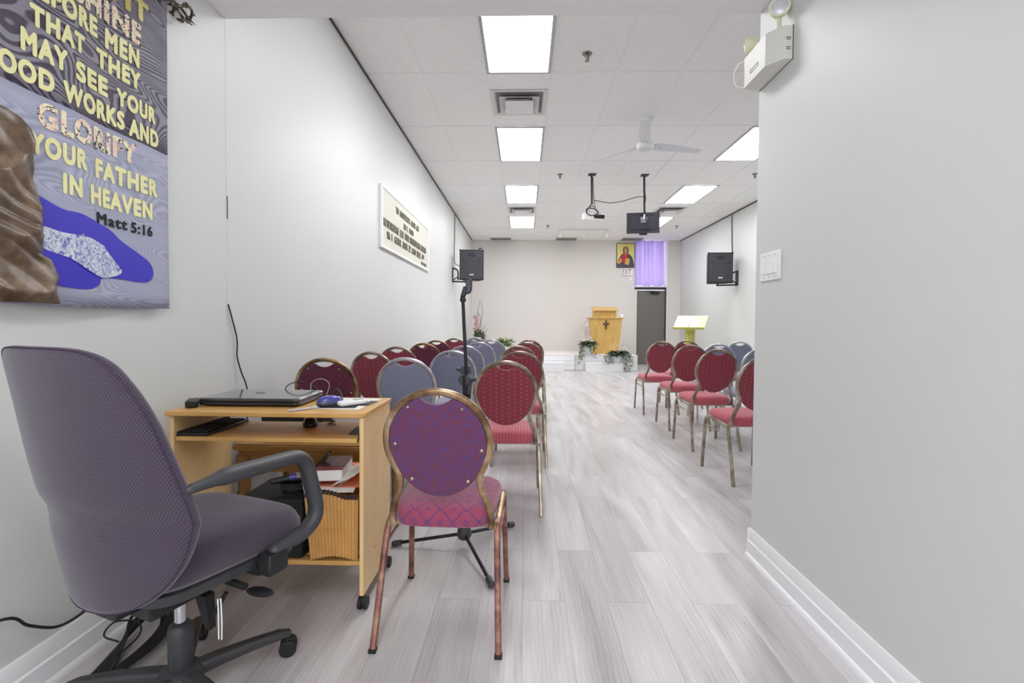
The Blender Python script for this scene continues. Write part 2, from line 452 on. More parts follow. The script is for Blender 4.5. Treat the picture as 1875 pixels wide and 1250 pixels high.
# lowered ceiling over the entrance
struct('ceiling_soffit', MB().box(XL, XN, YB-.12, YN, ZN, ZC+.25), M['soffit'], bevel=.003)

def ceiling():
    m, nt, b = newmat('mineral fibre tile'); k = NT(nt)
    v = k.coord(); n1 = k.noise(v, 55, 5, .75, .6); n2 = k.noise(v, 14, 3, .6)
    c = k.ramp(k.math('ADD', k.math('MULTIPLY', n1, .75), k.math('MULTIPLY', n2, .25)), [(.34, (222, 221, 218)), (.44, (240, 240, 238)), (.62, (244, 244, 243))])
    k.L(c, b.inputs['Base Color']); b.inputs['Roughness'].default_value = .95; b.inputs['Specular IOR Level'].default_value = .15
    k.L(k.bump(n1, .35, .003), b.inputs['Normal'])
    bar = mat('grid bar', (236, 236, 235), .5)
    mb = MB(); mb.box(XL, XR, YN, YF, ZC, ZC+.08)
    mb.mat(1)
    x = GX0-.61*2
    while x < XR:
        if x > XL: mb.box(x-.011, x+.011, YN, YF, ZC-.005, ZC+.002)
        x += .61
    y = GY0-1.22
    while y < YF:
        if y > YN: mb.box(XL, XR, y-.011, y+.011, ZC-.0048, ZC+.002)
        y += 1.22
    # cross bars that frame the square air vents
    for i, j in VENTS:
        for q in (.305, .915): mb.box(GX0+.61*i, GX0+.61*(i+1), GY0+1.22*j+q-.009, GY0+1.22*j+q+.009, ZC-.0047, ZC+.002)
    return struct('ceiling', mb, [m, bar], smooth=0)
GX0, GY0 = -.378, 4.541
VENTS = [(0, 0), (0, 4), (5, 4)]
ceiling()
struct('trim_1', MB().box(XL, XL+.012, YN, YF, ZC-.022, ZC-.006), M['dark_gap'], smooth=0)  # dark strip painting in the shadow gap along the ceiling edge
struct('trim_2', MB().box(XR-.012, XR, YN, YF, ZC-.022, ZC-.006), M['dark_gap'], smooth=0)  # same painted shadow gap on the right wall
# fine vertical joint where the two lengths of the left wall meet
struct('trim_3', MB().box(XL, XL+.0010, YN-.004, YN+.002, .15, ZN), M['wall'], smooth=0)

def base_profile(mb, path_y0, path_y1, x, s, ret=0):
    # profile points (outwards, z)
    P = [(0, 0), (.024, 0), (.024, .012), (.017, .022), (.013, .024), (.014, .084), (.0085, .090), (.0085, .140), (.005, .147), (0, .147)]
    mb.rings([[(x+s*a, path_y0, z) for a, z in P], [(x+s*a, path_y1, z) for a, z in P]])
bb = MB(); base_profile(bb, YB, YF, XL, 1); struct('baseboard_left', bb, M['trim'], fixn=True)
bb = MB(); base_profile(bb, YB, YN+.012, XN, -1)
P_ = [(0, 0), (.024, 0), (.024, .012), (.017, .022), (.013, .024), (.014, .084), (.0085, .090), (.0085, .140), (.005, .147), (0, .147)]
bb.rings([[(XN-.012, YN+a, z) for a, z in P_], [(XN+1.2, YN+a, z) for a, z in P_]])
struct('baseboard_near_right', bb, M['trim'], fixn=True)
bb = MB(); base_profile(bb, YN, YF, XR, -1); struct('baseboard_right', bb, M['trim'], fixn=True)

# ------------------------------------------------------------------ door, transom window
grey_door = mat('grey brown door paint', (108, 106, 100), .5)
dark_frame = mat('dark aluminium', (62, 58, 66), .4, .4)
pale_frame = mat('pale frame', (226, 223, 232), .4)
d = MB(); d.box(3.17, 3.975, YF+.03, YF+.075, .012, 2.105); struct('door_1', d, grey_door, bevel=.003)
door = bpy.data.objects['door_1']
c = MB(); c.box(3.56, 3.80, YF-.03, YF+.03, 2.005, 2.05); c.box(3.62, 3.66, YF-.05, YF-.02, 2.03, 2.07); c.tube([(3.64, YF-.035, 2.072), (3.44, YF-.045, 2.078), (3.40, YF+.02, 2.085)], .008)
c.build('door_closer', M['blackmat'], door, bevel=.004)
c = MB(); c.cyl((3.945, YF+.035, 1.02), (3.945, YF-.02, 1.02), .014); c.ball((3.945, YF-.03, 1.02), .02); c.build('door_knob', M['steel'], door)
f = MB(); f.box(3.107, 3.17, YF-.005, YF+.1, 0, 2.115); f.box(3.975, 4.0, YF-.005, YF+.1, 0, 2.115); f.box(3.107, 4.0, YF-.005, YF+.1, 2.115, 2.20)
struct('trim_4', f, dark_frame, bevel=.003)
f = MB(); f.box(4.0, 4.035, YF-.02, YF, 0, ZC-.012); struct('trim_5', f, pale_frame, bevel=.002)
f = MB(); f.box(3.107, 3.175, YF-.012, YF, 0, 2.12); struct('trim_7', f, M['wall_far'], bevel=.002)
f = MB(); f.box(3.11, 4.0, YF-.03, YF, 2.185, 2.215); struct('trim_8', f, pale_frame, bevel=.002)
sill = MB(); sill.box(3.17, 3.975, YF-.0, YF+.1, 0, .012); struct('trim_6', sill, M['steel'], smooth=0)
wf = MB()
for a in ((3.107, 3.15, 2.2, ZC-.01), (3.955, 4.0, 2.2, ZC-.01), (3.15, 3.955, 2.2, 2.235), (3.15, 3.955, ZC-.05, ZC-.01)): wf.box(a[0], a[1], YF+.03, YF+.1, a[2], a[3])
struct('window_1', wf, pale_frame, bevel=.002)
glass = gt
MB().box(3.15, 3.955, YF+.06, YF+.066, 2.235, ZC-.05).build('pane', glass, bpy.data.objects['window_1'], smooth=0)

def gingham():
    m, nt, b = newmat('lilac gingham'); k = NT(nt)
    uv = k.coord('UV'); s = k.sep(uv)
    a = k.math('FRACT', k.math('MULTIPLY', s[0], 30)); c = k.math('FRACT', k.math('MULTIPLY', s[1], 30))
    la = k.math('LESS_THAN', a, .42); lc = k.math('LESS_THAN', c, .42)
    f = k.math('ADD', k.math('MULTIPLY', la, .42), k.math('MULTIPLY', lc, .55))
    col = k.mix(f, (190, 174, 222), (138, 116, 184))
    k.L(col, b.inputs['Base Color']); b.inputs['Roughness'].default_value = .9
    tr = k.n('ShaderNodeBsdfTranslucent'); k.L(col, tr.inputs['Color'])
    mx = k.n('ShaderNodeMixShader'); mx.inputs[0].default_value = .34
    k.L(b.outputs[0], mx.inputs[1]); k.L(tr.outputs[0], mx.inputs[2]); k.L(mx.outputs[0], nt.nodes['Material Output'].inputs['Surface'])
    return m
cu = thing('curtain', 'lilac checked curtain hanging over the window above the grey door', 'curtain', (3.53, YF-.03, 2.22))
def curtain_panel(x0, x1, zlow, ph):
    def fn(u, v):
        x = x0+(x1-x0)*u; amp = .012+.024*(v**1.2)
        y = amp*math.sin(u*(x1-x0)*44+ph+.9*math.sin(u*9))-.012
        return (x, y, zlow+.010*math.sin(u*5+ph)+(1.272-zlow)*v)
    return MB().sheet(fn, 90, 24)
gm = gingham()
curtain_panel(-.42, .0, .005, 0).build('curtain_panel', gm, cu)
curtain_panel(-.005, .405, .012, 2).build('curtain_panel', gm, cu)
MB().cyl((-.43, -.014, 1.262), (.42, -.014, 1.262), .008).build('curtain_rod', pale_frame, cu)

# ------------------------------------------------------------------ ceiling lights
lamp_mat = {}
def panel_mat(st):
    if st not in lamp_mat: lamp_mat[st] = mat('lit diffuser', (255, 255, 255), .6, emit=(251, 253, 255), strength=st)
    return lamp_mat[st]
def ceiling_light(x0, y0, x1, y1, z, st, label, group='ceiling light panels of the hall'):
    t = thing('ceiling_light', label, 'light', ((x0+x1)/2, (y0+y1)/2, z-.010), group=group)
    w_, l_ = (x1-x0)/2, (y1-y0)/2; f = MB(); b_ = .028
    for a in ((-w_, w_, -l_, -l_+b_), (-w_, w_, l_-b_, l_), (-w_, -w_+b_, -l_+b_, l_-b_), (w_-b_, w_, -l_+b_, l_-b_)): f.box(a[0], a[1], a[2], a[3], 0, .010)
    f.build('frame', mat_frame, t, bevel=.002)
    MB().box(-w_+b_, w_-b_, -l_+b_, l_-b_, .003, .009).build('diffuser', panel_mat(st), t, smooth=0)
    return t
mat_frame = mat('light frame', (176, 176, 180), .35, .3)
L_LABELS = {(0, -1): 'nearest and largest glowing ceiling panel, cut by the lowered ceiling edge', (0, 1): 'glowing ceiling panel just past the nearer square air vent',
    (0, 3): 'glowing ceiling panel just before the smaller square vent in the left row', (0, 5): 'farthest glowing ceiling panel of the left row, beyond the second vent',
    (5, 1): 'right row ceiling panel partly hidden behind the grey wall edge', (5, 3): 'slanted whole ceiling panel of the right row above the monitor', (5, 5): 'right row ceiling panel partly hidden behind the hanging monitor'}
for (i, j), lb in L_LABELS.items():
    x = GX0+.61*i; y = GY0+1.22*j
    ceiling_light(x+.006, y+.006, x+.604, y+1.214, ZC-.006, LAMP_MAIN, lb)
# unseen panels added over the entrance to give light from the front
ceiling_light(-.48, -.55, .12, .65, ZN, LAMP_FILL, 'unseen ceiling panel added over the entrance as fill light', 'added fill panels over the entrance')
ceiling_light(-.48, -2.3, .12, -1.1, ZN, LAMP_FILL, 'unseen ceiling panel added over the entrance as fill light', 'added fill panels over the entrance')

# ------------------------------------------------------------------ square air vents and wall-side slots
vent_white = mat('vent enamel', (214, 213, 211), .45)
vent_dark = mat('vent throat', (128, 126, 128), .7)
def air_vent(i, j, label):
    cx, cy = GX0+.61*i+.305, GY0+1.22*j+.61
    t = thing('air_vent', label, 'vent', (cx, cy, ZC-.005), group='square ceiling air vents')
    def sq(h, z): return [(-h, -h, z), (h, -h, z), (h, h, z), (-h, h, z)]
    MB().rings([sq(.29, 0), sq(.295, -.004), sq(.255, -.004), sq(.243, .004)], False, False).build('frame', vent_white, t, smooth=0)
    MB().rings([sq(.243, .004), sq(.15, .0045)], False, True).build('throat', vent_dark, t, smooth=0)
    MB().rings([sq(.14, .004), sq(.205, -.030), sq(.202, -.033), sq(.135, .001)], False, False).build('louver', vent_white, t, smooth=0)
    MB().rings([sq(.09, .003), sq(.147, -.050), sq(.145, -.054), sq(.12, -.056)], False, True).build('center_plate', mat('vent plate', (226, 226, 226), .4) if 'vent plate' not in bpy.data.materials else bpy.data.materials['vent plate'], t, smooth=0)
    return t
for (i, j), lb in zip(VENTS, ('large square air vent between the two nearest ceiling lights', 'small square air vent between two far lights of the left row', 'square air vent in the right row, beside the hanging monitor')): air_vent(i, j, lb)
for i, lb in ((-1, 'leftmost grey slot vent where ceiling meets far wall'), (2, 'middle grey slot vent above the far wall, behind the spotlights'), (5, 'right grey slot vent at the ceiling above the icon and curtain')):
    x0 = GX0+.61*i
    t = thing('slot_vent', lb, 'vent', (x0+.305, 13.45, ZC-.012), group='slot vents along the far wall')
    f = MB(); f.box(-.29, .29, -.17, -.15, -.004, .006); f.box(-.29, .29, .15, .17, -.004, .006); f.box(-.29, -.275, -.15, .15, -.004, .006); f.box(.275, .29, -.15, .15, -.004, .006); f.build('frame', mat_frame, t)
    s = MB()
    for q in range(6): s._add([(-.275, -.15+q*.05, .005), (.275, -.15+q*.05, .005), (.275, -.11+q*.05, -.004), (-.275, -.11+q*.05, -.004)], [(0, 1, 2, 3)])
    s.build('louver', vent_dark, t, smooth=0, solid=.002)

# ------------------------------------------------------------------ banquet chairs
bronze = worn_metal('worn bronze frame', (110, 84, 62), (168, 138, 106), (204, 182, 152), .33)
bronze_dark = worn_metal('dull bronze frame', (116, 102, 90), (162, 148, 132), (198, 187, 172), .32)
bronze_red = worn_metal('reddened worn frame', (96, 58, 54), (140, 96, 84), (165, 130, 105), scale=14, metal=.5)
silver = worn_metal('silver frame', (170, 172, 178), (205, 207, 212), (228, 230, 235), .25)
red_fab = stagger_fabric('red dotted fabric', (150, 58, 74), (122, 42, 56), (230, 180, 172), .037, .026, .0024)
red_lit_seat_fab = stagger_fabric('lit red seat fabric', (186, 84, 98), (164, 66, 82), (240, 206, 200), .019, .015, .0018)  # same red cloth lightened for the overhead light, dots set closer
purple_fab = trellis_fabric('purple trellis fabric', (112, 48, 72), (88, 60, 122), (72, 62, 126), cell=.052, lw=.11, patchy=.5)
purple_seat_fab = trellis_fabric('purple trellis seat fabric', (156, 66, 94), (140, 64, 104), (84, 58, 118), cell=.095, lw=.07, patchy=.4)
plum_fab = trellis_fabric('plum trellis fabric', (104, 34, 58), (96, 36, 66), (60, 24, 56), cell=.075, lw=.08, patchy=.4)
blue_fab = heather_fabric('grey blue heather', ((84, 90, 112), (126, 132, 156), (168, 172, 190)), 420)

def back_y(h): return -.135-.245*(h-.44)
def loop_path():
    L = [(.184, .405), (.186, .45), (.170, .512), (.150, .565), (.147, .612)]
    cz, R = .742, .186
    for a in (-28, -10, 10, 30, 50, 70, 90): L.append((R*math.cos(math.radians(a)), cz+R*math.sin(math.radians(a))))
    full = [(x, h) for x, h in L] + [(-x, h) for x, h in reversed(L[:-1])]
    return catmull([(x, back_y(h), h) for x, h in full], 4)
def pad_outline(n=96):
    a, cz, hc = .1745, .742, .060
    out = []
    for i in range(n):
        t = 2*PI*i/n; x = a*math.cos(t); h = cz+(a if math.sin(t) > 0 else .214)*math.sin(t)
        if math.sin(t) > 0 and abs(x) < hc:
            hk = cz+a*math.sqrt(1-(hc/a)**2); h = hk-.024*(1-(x/hc)**2)
        out.append((x, h))
    return out, cz
def make_chair(name, label, group, loc, rot, fr, legm, bfab, sfab, bolts=False, feet=None):
    t = thing(name, label, 'chair', loc, (0, 0, rot), group)
    # seat cushion
    n = 56
    def outline(k, z, grow=0):
        r = []
        for i in range(n):
            a = 2*PI*i/n; c, s = math.cos(a), math.sin(a); e = .42
            x = math.copysign(abs(c)**e, c); y = math.copysign(abs(s)**e, s)
            wy = .193+.012*y
            r.append((x*(wy*k+grow), .035+y*(.205*k+grow), z))
        return r
    rg = [outline(.55, .412), outline(.93, .412), outline(1, .420, .0), outline(1, .445, .004), outline(1, .463, .003), outline(.975, .476), outline(.90, .486), outline(.72, .494), outline(.4, .499), outline(.12, .5005)]
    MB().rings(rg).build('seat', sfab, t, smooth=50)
    # back pad: rear face flat with piping, front face domed
    ol, cz = pad_outline()
    def ring(k, dy): return [(x*k, back_y(cz+(h-cz)*k)+dy, cz+(h-cz)*k) for x, h in ol]
    rg = [ring(.1, -.012), ring(.5, -.012), ring(.86, -.011), ring(.95, -.012), ring(.985, -.009), ring(1, 0), ring(.985, .012), ring(.94, .022), ring(.8, .032), ring(.5, .039), ring(.12, .041)]
    MB().rings(rg).build('backrest', bfab, t, smooth=50, fixn=True)
    prof = rrect(.024, .020, .006)
    MB().tube(loop_path(), 0, prof=prof, ref=(0, -1, -.245)).build('back_frame', fr, t, smooth=50)
    for s in (-1, 1):
        lp = rrect(.024, .022, .005)
        MB().tube(fillet([(s*.218, .247, 0), (s*.207, .222, .36), (s*.206, .205, .42), (s*.206, .15, .432)], .04), 0, prof=lp, ref=(1, 0, 0)).build('leg', legm, t, smooth=50)
        m2 = MB().tube(fillet([(s*.206, -.07, .414), (s*.206, -.122, .408), (s*.209, -.150, .34), (s*.223, -.247, 0)], .03), 0, prof=lp, ref=(1, 0, 0))
        m2.build('leg', legm, t, smooth=50)
        MB().tube([(s*.206, .152, .432), (s*.206, -.072, .4135)], 0, prof=rrect(.0242, .0222, .005), ref=(1, 0, 0)).build('side_rail', fr, t, smooth=50)
        MB().tube([(s*.2075, .215, .355), (s*.2088, -.148, .345)], .007, 8).build('stretcher', fr, t, smooth=50)
        # lower end of the back tube is fixed to the rail by a lug
        MB().box(s*.196-.008, s*.196+.008, -.135, -.105, .400, .428).build('lug', fr, t)
    MB().box(-.2, .2, .10, .128, .396, .412).box(-.2, .2, -.10, -.075, .396, .412).build('cross_bar', fr, t)
    if feet:
        for s in (-1, 1):
            for y0, x0 in ((.247, .218), (-.247, .223)): MB().cbox((s*x0, y0, .007), (.027, .026, .0145)).build('foot_cap', M['rubber'], t, bevel=.003)
    if bolts:
        for x, h in ((-.098, .872), (.092, .867), (-.152, .735), (.156, .715), (-.100, .600), (.104, .594)):
            MB().ball((x, back_y(h)-.0125, h), (.0075, .005, .0075), 10, 6).build('bolt', bronze_dark, t)
    return t

CH_G = 'chairs in the left block of seats'; CH_R = 'chairs in the right block of seats'
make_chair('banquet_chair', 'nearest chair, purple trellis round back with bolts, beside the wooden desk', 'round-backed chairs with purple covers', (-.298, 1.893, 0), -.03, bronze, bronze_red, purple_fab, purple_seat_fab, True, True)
red = make_chair('banquet_chair', 'red dotted chair in the aisle column directly behind the nearest purple chair', CH_G, (-.112, 3.115, 0), 0, bronze_dark, bronze_dark, red_fab, red_lit_seat_fab)
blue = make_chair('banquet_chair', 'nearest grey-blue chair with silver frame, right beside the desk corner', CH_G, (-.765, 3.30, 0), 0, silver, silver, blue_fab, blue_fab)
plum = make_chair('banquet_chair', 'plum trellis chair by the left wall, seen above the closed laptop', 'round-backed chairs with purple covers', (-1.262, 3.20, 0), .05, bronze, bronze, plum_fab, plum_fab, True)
# aisle column of the left block
for (x, y, rz), lb in (((-.036, 4.09, 0), 'second red dotted chair of the left aisle column'), ((-.062, 4.93, .03), 'third red chair of the left aisle column, mostly covered'),
                       ((.030, 5.78, 0), 'fourth red chair of the left aisle column, near the stage'), ((.075, 6.60, -.04), 'farthest red chair of the left aisle column')):
    dup(red, (x, y, 0), rz, lb)
# blue column
for (x, y, rz), lb in (((-.585, 4.11, 0), 'second grey-blue chair, directly behind the microphone stand pole'), ((-.590, 4.92, .02), 'third grey-blue chair of the left block, crossed by the stand pole'),
                       ((-.527, 5.76, 0), 'fourth grey-blue chair of the left block, right of the stand pole'), ((-.435, 6.60, 0), 'grey-blue chair of the left block just below the white lilies'),
                       ((-.735, 7.40, 0), 'farthest grey-blue chair, peeping out below the pink flowers')):
    dup(blue, (x, y, 0), rz, lb)
# column along the left wall
dup(red, (-1.12, 3.86, 0), -.20, 'red dotted chair half hidden by the nearest grey-blue chair')
dup(red, (-1.16, 4.62, 0), -.05, 'red chair second along the left wall, behind the half hidden one')
dup(plum, (-1.09, 5.40, 0), .0, 'plum patterned chair in the middle of the left wall column')
dup(plum, (-1.10, 6.20, 0), .0, 'plum patterned chair farther along the left wall column')
dup(red, (-.99, 6.98, 0), .0, 'farthest red chair of the left wall column')
# right block
dup(red, (1.705, 3.715, 0), .10, 'nearest red chair of the right block, cut by the grey wall edge')
dup(red, (1.752, 4.640, 0), .06, 'second red dotted chair of the right block')
dup(red, (1.800, 5.470, 0), .03, 'third red dotted chair of the right block')
dup(red, (1.748, 6.370, 0), .02, 'red chair of the right block nearest the stage, at the aisle')
dup(red, (2.225, 6.86, 0), .02, 'red chair mostly hidden, in front of the yellow reading stand')
dup(blue, (2.255, 5.78, 0), -.10, 'grey-blue chair of the right block just right of the second red one')
dup(blue, (2.83, 6.58, 0), -.05, 'grey-blue chair of the right block below the right loudspeaker')
dup(blue, (2.335, 4.99, 0), .0, 'grey-blue chair of the right block cut by the wall edge')
dup(blue, (3.55, 7.75, 0), .95, 'small grey-blue chair turned sideways by the right wall')

# ------------------------------------------------------------------ office chair
office_fab = None
def office_fabric():
    m, nt, b = newmat('purple dashed fabric'); k = NT(nt)
    uv = k.coord('UV', scale=(135, 195, 1), rot=(0, 0, 0))
    s = k.sep(uv)
    row = k.math('FLOOR', s[1]); fx = k.math('FRACT', k.math('ADD', k.math('ADD', s[0], k.math('MULTIPLY', row, .5)), 100)); fy = k.math('FRACT', k.math('ADD', s[1], 100))
    d = k.math('MULTIPLY', k.math('LESS_THAN', k.math('ABSOLUTE', k.math('SUBTRACT', fx, .5)), .22), k.math('LESS_THAN', k.math('ABSOLUTE', k.math('SUBTRACT', fy, .5)), .17))
    n = k.noise(k.coord('UV'), 700, 2); n2 = k.noise(k.coord('UV'), 9, 3)
    c = k.mix(n, (38, 30, 45), (60, 48, 69)); c = k.mix(k.math('MULTIPLY', n2, .3), c, (70, 44, 62))
    c = k.mix(k.math('MULTIPLY', d, .26), c, (164, 152, 182))
    k.L(c, b.inputs['Base Color']); b.inputs['Roughness'].default_value = .85; b.inputs['Sheen Weight'].default_value = .35
    k.L(k.bump(k.math('ADD', fy, n), .25, .001), b.inputs['Normal'])
    return m
office_fab = office_fabric()
OC = thing('office_chair', 'large purple upholstered swivel chair with a black armrest in the left foreground', 'chair', (-1.045, 1.415, 0), (0, 0, -math.radians(20)))
def oc_back():
    n = 72
    zb, zt = .41, 1.105
    def half(v):   # half width by height 0..1
        return 1.20*(.205+.048*math.sin(min(1, v/.9)*PI*.78+.25)-.035*max(0, v-.55))
    def rear(x, h):
        v = (h-zb)/(zt-zb)
        y = -.240-.050*math.sin(min(1, v*1.6)*PI*.5)-.085*max(0, v-.30)
        y += .012*math.exp(-((v-.37)/.05)**2)                          # seam where the lower shell meets the upper
        y += (1.55*(1-.5*v))*x*x                                    # wings forward
        return y
    def ring(k, dy):
        out = []
        for i in range(n):
            a = 2*PI*i/n; c, s = math.cos(a), math.sin(a); e = .34 if s > 0 else .70
            ux = math.copysign(abs(c)**(.42 if s > 0 else .70), c); vz = math.copysign(abs(s)**e, s)
            v = .5+.5*vz*k; h = zb+(zt-zb)*v
            x = ux*k*half(.5+.5*vz)
            out.append((x, rear(x, h)+dy, h))
        return out
    rg = [ring(.02, 0)]+[ring(q, 0) for q in (.15, .3, .45, .6, .72, .82, .9, .95)]+[ring(.98, .002), ring(.995, .006), ring(1.0, .014), ring(.985, .026), ring(.95, .036), ring(.88, .046), ring(.7, .058), ring(.4, .068), ring(.05, .07)]
    MB().rings(rg).build('backrest', office_fab, OC, smooth=60, fixn=True)
    sm = MB().tube([Vector(p)+Vector((0, -.0005, 0)) for p in ring(.988, 0.0036)], .0022, 6, closed=True)
    sm.build('piping', mat('dark piping', (58, 46, 66), .8), OC)
oc_back()
def oc_seat():
    n = 72
    def ol(k, z, g=0, fr=0):
        r = []
        for i in range(n):
            a = 2*PI*i/n; c, s = math.cos(a), math.sin(a); e = .38
            x = math.copysign(abs(c)**e, c); y = math.copysign(abs(s)**e, s)
            dz = -.020*max(0, y)**3*k - .012*abs(x)**4*k
            r.append((x*((.222+.026*y)*k+g), .035+y*(.245*k+g), z+dz))
        return r
    rg = [ol(.5, .455), ol(.88, .457), ol(.96, .464), ol(1, .482, .004), ol(1, .522, .006), ol(.985, .545), ol(.95, .557), ol(.85, .565), ol(.6, .568), ol(.3, .566), ol(.05, .565)]
    MB().rings(rg).build('seat', office_fab, OC, smooth=60)
    # dark shell under the cushion, with its lip
    rg = [ol(.75, .405), ol(.94, .425), ol(.975, .455), ol(.93, .460)]
    MB().rings(rg).build('seat_shell', M['greyplastic'], OC, smooth=50)
oc_seat()
for s in (1,):
    P = fillet([(s*.300, -.165, .752), (s*.292, -.06, .754), (s*.280, .212, .738), (s*.284, .268, .530), (s*.280, .215, .482), (s*.268, .110, .472)], .055, 7)
    N = len(P); sc = [(.55+.45*min(1, i/3)) for i in range(N)]
    sc = [min(a, .72+.28*min(1, (N-1-i)/2)) for i, a in enumerate(sc)]
    a = MB().tube(P, 0, prof=[(.0225*math.cos(2*PI*i/14), .0275*math.sin(2*PI*i/14)) for i in range(14)], ref=(1, 0, 0), scales=sc)
    ends = a; ends.ball(P[0], (.0155, .022, .0128), 14, 8); ends.ball(P[-1], (.021, .022, .0165), 14, 8)
    ar = a.build('armrest', M['greyplastic'], OC, smooth=60)
    br = MB(); br.box(min(s*.29, s*.235), max(s*.29, s*.235), .07, .14, .405, .468); br.box(min(s*.24, s*.07), max(s*.24, s*.07), .075, .13, .395, .420)
    br.build('bracket', M['black'], ar, bevel=.006)
m_ = MB(); m_.box(-.09, .09, -.14, .13, .345, .405); m_.box(-.045, .045, -.20, -.12, .37, .41)
m_.build('tilt_mechanism', M['black'], OC, bevel=.006)
pl = MB(); pl.tube([(.10, .02, .402), (.19, .03, .392), (.235, .035, .386)], .010, 8)
pl.ball((.285, .04, .380), (.048, .024, .006), 16, 6)
pl.build('lever', M['black'], OC)
pv = MB(); pv.hexa([(.135, -.02, .27), (.155, -.02, .27), (.155, .0, .27), (.135, 0, .27), (.105, -.03, .372), (.15, -.03, .372), (.15, .0, .372), (.105, .0, .372)]); pv.tube([(.152, -.01, .30), (.185, .01, .372)], .007, 6)
pv.build('lever', M['blackmat'], OC)
tg = MB(); tg.tube([(.19, -.02, .37), (.192, -.02, .32), (.190, -.018, .252)], .0018, 5); tg.tube([(.195, -.015, .37), (.198, -.014, .30), (.194, -.012, .248)], .0018, 5)
tg.build('tag_string', M['paper'], OC)
MB().lathe([(.016, .22), (.016, .36)], 20).build('gas_spring', M['chrome'], OC)
MB().lathe([(.030, .075), (.033, .08), (.034, .225), (.031, .238), (.024, .246), (.017, .249)], 28).build('column_cover', M['greyplastic'], OC)
bs = MB().lathe([(.05, .058), (.062, .066), (.062, .096), (.048, .108), (.034, .112)], 28).build('base', M['greyplastic'], OC)
for k in range(5):
    a = math.radians(44.5+20+72*k); ca, sa = math.cos(a), math.sin(a)
    def L(r, z, off=0): return (ca*r-sa*off, sa*r+ca*off, z)
    MB().tube([L(.045, .085), L(.10, .088), L(.2, .086), L(.285, .080), L(.318, .072)], 0, prof=rrect(.042, .036, .010), ref=(0, 0, 1), scales=[1.15, 1.05, .9, .78, .6]).build('leg', M['greyplastic'], OC, smooth=50)
    cb = math.radians(40+72*k+13*k); cc, cs = math.cos(cb), math.sin(cb)
    cm = MB(); c0 = Vector((ca*.313, sa*.313, .028))
    for o_ in (-.017, .017):
        p0 = c0+Vector((-cs*(o_-.009), cc*(o_-.009), 0)); p1 = c0+Vector((-cs*(o_+.009), cc*(o_+.009), 0))
        cm.cyl(p0, p1, .028, n=20)
    cm.ball(c0+Vector((0, 0, .012)), (.022, .022, .024), 12, 8); cm.cyl(c0+Vector((0, 0, .03)), c0+Vector((0, 0, .055)), .007)
    cm.build('caster', M['rubber'], OC, bevel=.003)

# ------------------------------------------------------------------ computer desk on casters
oak = wood('honey oak board', (194, 142, 70), (222, 172, 98), (3, 3, 40), .42)
oak_h = wood('honey oak board flat', (196, 146, 78), (224, 178, 108), (3, 40, 3), .38)
oak_v = wood('pale maple board', (226, 188, 132), (238, 206, 152), (40, 6, 3), .4)
oak_edge = wood('oak edge band', (186, 138, 74), (208, 160, 94), (3, 40, 40), .4)
DK = thing('computer_desk', 'small honey wood computer desk on casters in front of the purple office chair', 'desk', (-1.04, 2.07, 0))
def dk(x0, x1, y0, y1, z0, z1, name, m, bev=.002): return MB().box(x0+1.04, x1+1.04, y0-2.07, y1-2.07, z0, z1).build(name, m, DK, bevel=bev)
pts = []
for cx, cy, a0 in ((-.634-.02+1.04, 2.268-2.07-.004, 0), (-1.436+.004+1.04, 2.268-2.07-.004, 90), (-1.436+.004+1.04, 1.865-2.07+.004, 180), (-.634-.035+1.04, 1.865-2.07+.035, 270)):
    r = {0: .004, 90: .004, 180: .004, 270: .035}[a0]
    if a0 == 0: cx = -.634-.004+1.04
    for k in range(6):
        a = math.radians(a0+18*k); pts.append((cx+r*math.cos(a), cy+r*math.sin(a)))
MB().prism(pts, .785, .803).build('desktop', [oak_h], DK, bevel=.003)
dk(-.657, -.640, 1.885, 2.262, .062, .785, 'side_panel', oak_v)
dk(-1.430, -1.413, 1.885, 2.262, .062, .785, 'side_panel', oak_v)
sh = dk(-1.405, -.668, 1.885, 2.20, .681, .698, 'keyboard_shelf', oak_h)
for s in (-1.412, -.667): MB().box(min(s, s+.010)+1.04, max(s, s+.010)+1.04, 1.90-2.07, 2.24-2.07, .690, .715).build('slide_rail', M['black'], DK)
dk(-1.413, -.657, 1.91, 2.25, .172, .190, 'lower_shelf', oak_h)
dk(-1.413, -.657, 2.245, 2.26, .19, .27, 'back_rail', oak)
for x, y in ((-.648, 1.90), (-.648, 2.23), (-1.42, 1.90), (-1.42, 2.23)):
    cm = MB(); a, b = x+1.04, y-2.07
    cm.cyl((a-.019, b+.006, .025), (a-.003, b+.006, .025), .025, n=18); cm.cyl((a+.003, b+.006, .025), (a+.019, b+.006, .025), .025, n=18)
    cm.ball((a, b+.004, .036), (.016, .022, .018), 12, 8); cm.cyl((a, b, .04), (a, b, .064), .006)
    cm.build('caster', M['rubber'], DK, bevel=.002)
MB().ball((-.6395+1.04, 2.02-2.07, .20), (.003, .007, .007), 10, 6).build('screw_cap', oak_edge, DK)

